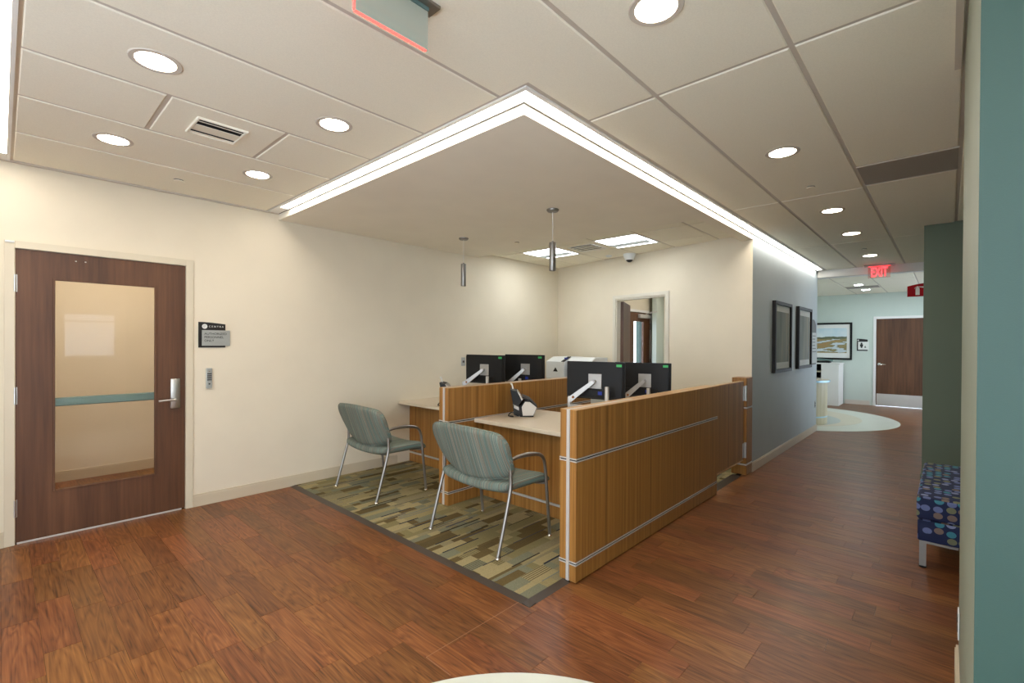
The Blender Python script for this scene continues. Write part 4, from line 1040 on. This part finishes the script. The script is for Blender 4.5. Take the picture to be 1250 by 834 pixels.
# restroom sign
t = thing('restroom_sign', 'small black and white pictogram sign left of the far brown door', 'sign', (14.45, 1.55, 1.33), -PI/2)
bm = BM(); pr = [(-0.115, 0), (0.10, 0), (0.10, 0.28)] + [(0.10-0.215*k/8, 0.28+0.022*math.sin(k/8*PI/2)) for k in range(1, 9)]
prism(bm, pr, -0.010, -0.001, 'xz'); obj('backplate', bm, 'signblack', t)
obj('insert_plate', box(BM(), -0.09, 0.125, -0.017, -0.0105, 0.03, 0.225, 0.002), 'signwhite', t)
bm = BM(); prism(bm, disc_poly(-0.02, 0.185, 0.020, 16), -0.0185, -0.0171, 'xz'); prism(bm, [(-0.050, 0.165), (0.010, 0.165), (0.010, 0.11), (-0.002, 0.11), (-0.004, 0.075), (-0.036, 0.075), (-0.038, 0.11), (-0.050, 0.11)], -0.0185, -0.0171, 'xz')
prism(bm, disc_poly(0.052, 0.115, 0.010, 12), -0.0185, -0.0171, 'xz'); prism(bm, [(0.040, 0.105), (0.060, 0.105), (0.075, 0.08), (0.040, 0.075)], -0.0185, -0.0171, 'xz')
obj('pictogram', bm, 'signblack', t)
bm = BM(); prism(bm, disc_poly(-0.088, 0.262, 0.016, 16), -0.0115, -0.0101, 'xz'); obj('round_emblem', bm, 'signwhite', t)

# ================================================================== MONITORS, ARMS, DESK EQUIPMENT
def monitor(label, c, ztop, rz, w_=0.552, h_=0.335):
    # local: back of the screen faces -x, width along y
    t = thing('monitor', label, 'monitor', (c[0], c[1], ztop-h_/2), rz, 'desk monitors')
    bm = BM(); box(bm, -0.004, 0.018, -w_/2, w_/2, -h_/2, h_/2, 0.004, 2); obj('bezel', bm, 'black', t)
    bm = BM()
    a = [(-w_/2+0.008, -h_/2+0.008), (w_/2-0.008, -h_/2+0.008), (w_/2-0.008, h_/2-0.012), (-w_/2+0.008, h_/2-0.012)]
    b = [(-w_/2+0.018, -h_/2+0.02), (w_/2-0.018, -h_/2+0.02), (w_/2-0.012, h_/2-0.010), (-w_/2+0.012, h_/2-0.010)]
    A = [bm.verts.new((-0.0041, y, z)) for y, z in a]; B = [bm.verts.new((-0.028, y, z)) for y, z in b]
    bm.faces.new(A); bm.faces.new(B[::-1])
    for i in range(4): bm.faces.new((A[i], A[(i+1) % 4], B[(i+1) % 4], B[i]))
    bmesh.ops.bevel(bm, geom=list({e for v in B for e in v.link_edges}), offset=0.006, segments=2, affect='EDGES')
    bk = obj('back_shell', bm, 'black', t)
    bm = BM(); box(bm, -0.041, -0.0285, -0.16, 0.16, -h_/2+0.035, -h_/2+0.085, 0.004); obj('port_bay', bm, 'black', bk)
    for k, m in ((-0.075, 'blue'), (-0.055, 'blue'), (0.06, 'black'), (0.10, 'dark')): obj('plug', box(BM(), -0.050, -0.0411, k-0.008, k+0.008, -h_/2+0.045, -h_/2+0.075), m, bk)
    obj('screen', box(BM(), 0.0181, 0.0188, -w_/2+0.012, w_/2-0.012, -h_/2+0.018, h_/2-0.012), 'dark', t)
    obj('sticker', box(BM(), -0.0298, -0.0282, -w_/2+0.020, -w_/2+0.068, h_/2-0.040, h_/2-0.018), 'greensticker', t)
    return t
TH = R(10)
WT = 0.7572
mons = [('black monitor on the right desk, the nearer one with its arm elbow on the left', (3.605, 2.315), 1.306, R(10), (3.50, 2.13)),
        ('black monitor on the right desk, the farther one in front of the doorway', (4.269, 2.202), 1.284, R(11), (4.20, 2.23)),
        ('black monitor on the left desk, the left of its pair, beside the wall plate', (3.853, 3.985), 1.328, R(10), (3.765, 3.80)),
        ('black monitor on the left desk, the right of its pair, nearer the white cabinet', (4.275, 3.745), 1.330, R(10), (4.17, 3.86))]
arms = [('silver jointed stand carrying the nearer monitor of the right desk', (3.50, 2.13), 1.100, (3.455, 2.485), 0.965),
        ('silver jointed stand holding the farther monitor of the right desk', (4.16, 2.08), 1.05, (4.10, 2.30), 0.95),
        ('silver jointed stand carrying the left monitor of the left desk', (3.74, 3.83), 1.090, (3.68, 4.16), 0.985),
        ('silver jointed stand holding the right monitor of the left desk', (4.17, 3.72), 1.05, (4.10, 3.90), 0.95)]
for (lab, c, zt, rz, _), (alab, post, pz, elb, ez) in zip(mons, arms):
    monitor(lab, c, zt, rz)
    # VESA plate point: 5 cm behind the shell
    off = -0.012 if c[0] < 4.1 else -0.035
    n = Vector((-math.cos(rz), -math.sin(rz), 0)); tv = Vector((-math.sin(rz), math.cos(rz), 0))
    pc = Vector((c[0], c[1], zt-0.335/2-0.005)) + tv*off + n*0.029
    t = thing('monitor_stand', alab, 'stand', (post[0], post[1], WT), 0, 'silver monitor stands')
    o_ = Vector((post[0], post[1], WT))
    bm = BM(); lathe(bm, [(0.045, 0), (0.045, 0.008), (0.02, 0.012), (0.018, pz-WT-0.004), (0.015, pz-WT)], (0, 0, 0), 20); obj('post', bm, 'armalu', t, True)
    e0 = Vector((elb[0], elb[1], ez))-o_
    bm = BM(); q = Vector((0, 0, ez-WT-0.055)); 
    d = (e0-q); d.z = 0; d.normalize(); sd = Vector((-d.y, d.x, 0))
    L = [q+sd*0.020, Vector((e0.x, e0.y, q.z))+sd*0.022, Vector((e0.x, e0.y, q.z))+d*0.02, Vector((e0.x, e0.y, q.z))-sd*0.022, q-sd*0.020]
    prism(bm, [(v.x, v.y) for v in L], q.z-0.016, q.z+0.016); lathe(bm, [(0.022, -0.018), (0.022, 0.018)], q, 16)
    obj('lower_link', bm, 'armalu', t)
    bm = BM(); lathe(bm, [(0.020, -0.045), (0.020, 0.0), (0.016, 0.03)], (e0.x, e0.y, ez-WT), 16); obj('elbow', bm, 'armalu', t, True)
    p1 = pc + n*0.035 - o_
    bm = BM(); ax = (p1-e0).normalized(); up = (Vector((0, 0, 1))-ax*ax.z).normalized(); sd = ax.cross(up)
    def bar(bm, p, q, a, b, c_, d_):
        V = [bm.verts.new(p+up*s1*a+sd*s2*b) for s1, s2 in ((1, 1), (1, -1), (-1, -1), (-1, 1))]; W = [bm.verts.new(q+up*s1*c_+sd*s2*d_) for s1, s2 in ((1, 1), (1, -1), (-1, -1), (-1, 1))]
        bm.faces.new(V[::-1]); bm.faces.new(W)
        for i in range(4): bm.faces.new((V[i], V[(i+1) % 4], W[(i+1) % 4], W[i]))
    bar(bm, e0, p1, 0.024, 0.017, 0.015, 0.013); ul = obj('upper_link', bm, 'armalu', t)
    bm = BM(); m_ = e0 + (p1-e0)*0.16 + sd*(0.019 if sd.dot(Vector((-1, 0, 0))) > 0 else -0.019); lathe(bm, [(0.010, -0.010), (0.010, 0.010)], m_, 12); obj('cap', bm, 'orange', ul)
    bm = BM(); tube(bm, [p1-n*0.0+n*0.006, p1-n*0.033], 0.014, 12); obj('swivel', bm, 'armalu', t, True)
    bm = BM(); box(bm, -0.0055, 0.0, -0.062, 0.062, -0.065, 0.065, 0.002)
    for yy in (-0.05, 0.05):
        for zz in (-0.05, 0.05): box(bm, -0.009, -0.0056, yy-0.006, yy+0.006, zz-0.006, zz+0.006)
    box(bm, -0.010, -0.0056, -0.022, 0.022, 0.028, 0.042)
    vp = obj('mount_plate', bm, 'armalu', t); vp.location = pc - o_; vp.rotation_euler = (0, 0, rz)

# document scanners: profile in the view-facing vertical plane
def make_scanner(label, loc, rz):
    t = thing('document_scanner', label, 'scanner', loc, rz, 'document scanners on the worktops')
    k = 0.00077
    def Q(pts): return [((x-345)*k, (540-y)*k) for x, y in pts]
    W_ = 0.27     # depth away from the viewer (local +y)
    bm = BM(); prism(bm, Q([(318, 408), (372, 335), (440, 342), (528, 416), (484, 522), (345, 528)]), 0.012, W_-0.012, 'xz'); obj('body', bm, 'black', t)
    for y0, y1 in ((0.0, 0.0119), (W_-0.0119, W_)):
        bm = BM(); prism(bm, Q([(334, 414), (376, 350), (436, 352), (520, 418), (478, 519), (348, 522)]), y0, y1, 'xz'); obj('side_panel', bm, 'greyplastic', t)
    bm = BM(); prism(bm, Q([(300, 400), (322, 400), (345, 522), (484, 522), (484, 538), (318, 538), (300, 520)]), 0.004, W_-0.004, 'xz'); obj('base', bm, 'black', t)
    bm = BM(); prism(bm, Q([(340, 282), (440, 325), (530, 412), (522, 424), (436, 344), (345, 306)]), 0.006, W_-0.006, 'xz'); obj('top_cover', bm, 'black', t)
    bm = BM(); prism(bm, Q([(190, 202), (274, 222), (290, 236), (345, 328), (292, 402), (226, 380)]), 0.02, W_-0.02, 'xz'); obj('paper_tray', bm, 'black', t)
    bm = BM(); prism(bm, Q([(276, 220), (296, 236), (348, 325), (332, 332)]), 0.014, W_-0.014, 'xz'); obj('tray_rim', bm, 'greyplastic', t)
    bm = BM(); prism(bm, Q([(186, 120), (212, 124), (222, 150), (234, 196), (214, 196), (206, 152), (190, 134)]), 0.06, 0.085, 'xz'); obj('paper_guide', bm, 'greyplastic', t)
    bm = BM(); prism(bm, Q([(226, 388), (300, 420), (300, 462), (236, 430)]), 0.03, W_-0.03, 'xz'); obj('output_slot', bm, 'greyplastic', t)
    bm = BM(); prism(bm, Q([(222, 392), (236, 392), (236, 432), (300, 464), (300, 538), (236, 512)]), 0.02, W_-0.02, 'xz'); obj('rear_housing', bm, 'black', t)
    bm = BM(); z = 0.006
    tube(bm, smooth_path([(-0.07, 0.05, 0.03), (-0.11, 0.06, 0.035), (-0.135, 0.05, 0.012), (-0.12, 0.01, z), (-0.09, 0.0, z), (-0.10, 0.03, z), (-0.14, 0.04, z)], 5), 0.005, 6); obj('cable', bm, 'black', t, True)
    return t
srz = YAW-PI/2
WT = 0.7572
s1 = make_scanner('black and grey document scanner on the right desk top', (3.40, 2.995, WT), srz)
s2 = copy_tree(s1); s2.location = (3.415, 4.10, WT); s2['label'] = 'document scanner on the left desk, mostly hidden behind the wooden half wall'

# white floor-standing cabinet behind the desks
t = thing('shredder_cabinet', 'tall white cabinet with sloping lid and black triangle, behind the left desk', 'office machine', (5.72, 4.55, 0.008), R(0))
obj('body', box(BM(), 0, 0.50, -0.34, 0, 0, 0.925, 0.006), 'whiteplastic', t)
obj('front_door', box(BM(), -0.012, -0.0005, -0.335, -0.005, 0.06, 0.92, 0.004), 'whiteplastic', t)
bm = BM(); prism(bm, [(-0.012, 0.93), (0.50, 0.93), (0.50, 1.255), (0.16, 1.255), (-0.012, 1.185)], -0.34, 0, 'xz'); obj('lid', bm, 'whiteplastic', t)
obj('seam', box(BM(), -0.008, 0.49, -0.338, -0.002, 0.9255, 0.9295), 'signgrey', t)
bm = BM(); prism(bm, [(-0.0125, 1.186), (0.16, 1.256), (0.16, 1.262), (-0.0125, 1.192)], -0.345, -0.285, 'xz'); obj('control_panel', bm, 'black', t)
obj('button', box(BM(), 0.05, 0.11, -0.33, -0.30, 1.225, 1.247), 'blue', t)
bm = BM(); prism(bm, [(-0.225, 1.035), (-0.135, 1.035), (-0.18, 1.100)], -0.0135, -0.0121, 'yz'); obj('triangle_mark', bm, 'black', t)
t = thing('side_cabinet', 'white office machine beside the cabinet with the triangle, mostly hidden by the monitors', 'office machine', (5.74, 4.18, 0.008))
obj('body', box(BM(), 0, 0.45, -0.42, 0, 0, 1.16, 0.006), 'whiteplastic', t)
bm = BM(); prism(bm, [(0, 1.165), (0.45, 1.165), (0.45, 1.25), (0.12, 1.25), (0, 1.19)], -0.42, 0, 'xz'); obj('lid', bm, 'whiteplastic', t)

# ================================================================== BENCH
t = thing('bench', 'navy upholstered bench with coloured dots and metal legs at the right', 'bench', (4.125, 0.140, 0))
BL, BW = 1.27, 0.66
obj('base_cushion', box(BM(), 0, BL, -BW, 0, 0.178, 0.318, 0.012, 3), 'dots', t, True)
obj('seat_cushion', box(BM(), -0.006, BL+0.006, -BW-0.006, 0.006, 0.319, 0.468, 0.022, 4), 'dots', t, True)
for x in (0.01, BL-0.05):
    for y in (-0.045, -BW+0.01):
        bm = BM(); prism(bm, [(x, y), (x+0.035, y), (x+0.035, y+0.035), (x, y+0.035)], 0.012, 0.178); lg = obj('leg', bm, 'armmetal', t)
        bm = BM(); lathe(bm, [(0.020, 0), (0.020, 0.012)], (x+0.0175, y+0.0175, 0), 14); obj('foot', bm, 'black', lg)
obj('rail', box(BM(), 0.012, 0.03, -0.20, -0.045, 0.162, 0.1775), 'armmetal', t)

# ================================================================== RECEPTION BEYOND THE CORRIDOR
def inlay(name, label, cx, cy, r, cat='floor inlay'):
    t = thing(name, label, cat, (cx, cy, 0)); return t
t = inlay('floor_inlay', 'round cream floor inlay around the reception counter at the corridor end', 11.2, 2.6, 1.97)
bm = BM(); prism(bm, disc_poly(0, 0, 1.97, 96), 0.0005, 0.0030); obj('disc', bm, 'inlay', t)
bm = BM(); prism(bm, disc_poly(-0.05, 0.15, 1.55, 80), 0.0031, 0.0038); obj('tan_ring', bm, 'inlaytan', t)
bm = BM(); prism(bm, disc_poly(-0.35, 0.05, 1.15, 64), 0.0039, 0.0046); obj('grey_disc', bm, 'inlayblue', t)
t = inlay('floor_inlay', 'edge of a round cream floor inlay at the bottom of the photo', 0.816, 0.724, 1.0)
bm = BM(); prism(bm, disc_poly(0, 0, 1.0, 96), 0.0005, 0.0030); obj('disc', bm, 'inlay', t)
t = thing('reception_counter', 'rounded pale wood reception counter with a white top beyond the grey wall', 'counter', (10.42, 2.10, 0.0047))
def stad(r, L): return [(r*math.cos(PI+k*PI/18), r*math.sin(PI+k*PI/18)) for k in range(19)] + [(r, L), (-r, L)]
for z0, z1 in ((0, 0.125), (0.150, 0.775)):
    bm = BM(); prism(bm, stad(0.455, 0.38), z0, z1); obj('front', bm, 'palewood', t, True)
bm = BM(); prism(bm, stad(0.457, 0.38), 0.1255, 0.1495); obj('metal_band', bm, 'bluelit_strip', t, True)
bm = BM(); prism(bm, stad(0.50, 0.38), 0.7755, 0.812); obj('top', bm, 'bluelit_strip', t, True)
bm = BM(); prism(bm, stad(0.490, 0.375), 0.8122, 0.8140); obj('top_surface', bm, 'worktop', t)
t = thing('storage_unit', 'white panel-sided storage unit with open dark shelves behind the reception counter', 'cabinet', (13.70, 1.93, 0))
obj('side_panel', box(BM(), 0, 0.03, 0, 0.36, 0, 1.0, 0.002), 'white', t)
obj('top', box(BM(), -0.02, 0.70, -0.02, 1.3, 1.001, 1.03, 0.003), 'white', t)
obj('end_panel', box(BM(), 0.031, 0.68, 0, 0.03, 0, 1.0), 'white', t)
obj('back_panel', box(BM(), 0.66, 0.70, 0.031, 1.28, 0, 1.0), 'dark', t)
for z in (0.02, 0.62, 0.80): obj('shelf', box(BM(), 0.031, 0.659, 0.361, 1.28, z, z+0.022), 'worktop', t)
obj('end_panel', box(BM(), 0.031, 0.68, 1.281, 1.30, 0, 1.0), 'white', t)
t = thing('desk_organizer', 'small dark tray on top of the white storage unit at the reception', 'desk organizer', (13.80, 2.27, 1.0305))
obj('tray', box(BM(), 0, 0.22, -0.14, 0.16, 0, 0.045, 0.006), 'black', t)
bm = BM(); tube(bm, [(0.05, -0.20, 0.060), (0.05, 0.12, 0.085)], 0.022, 8); obj('roll', bm, 'tealbar', t, True)
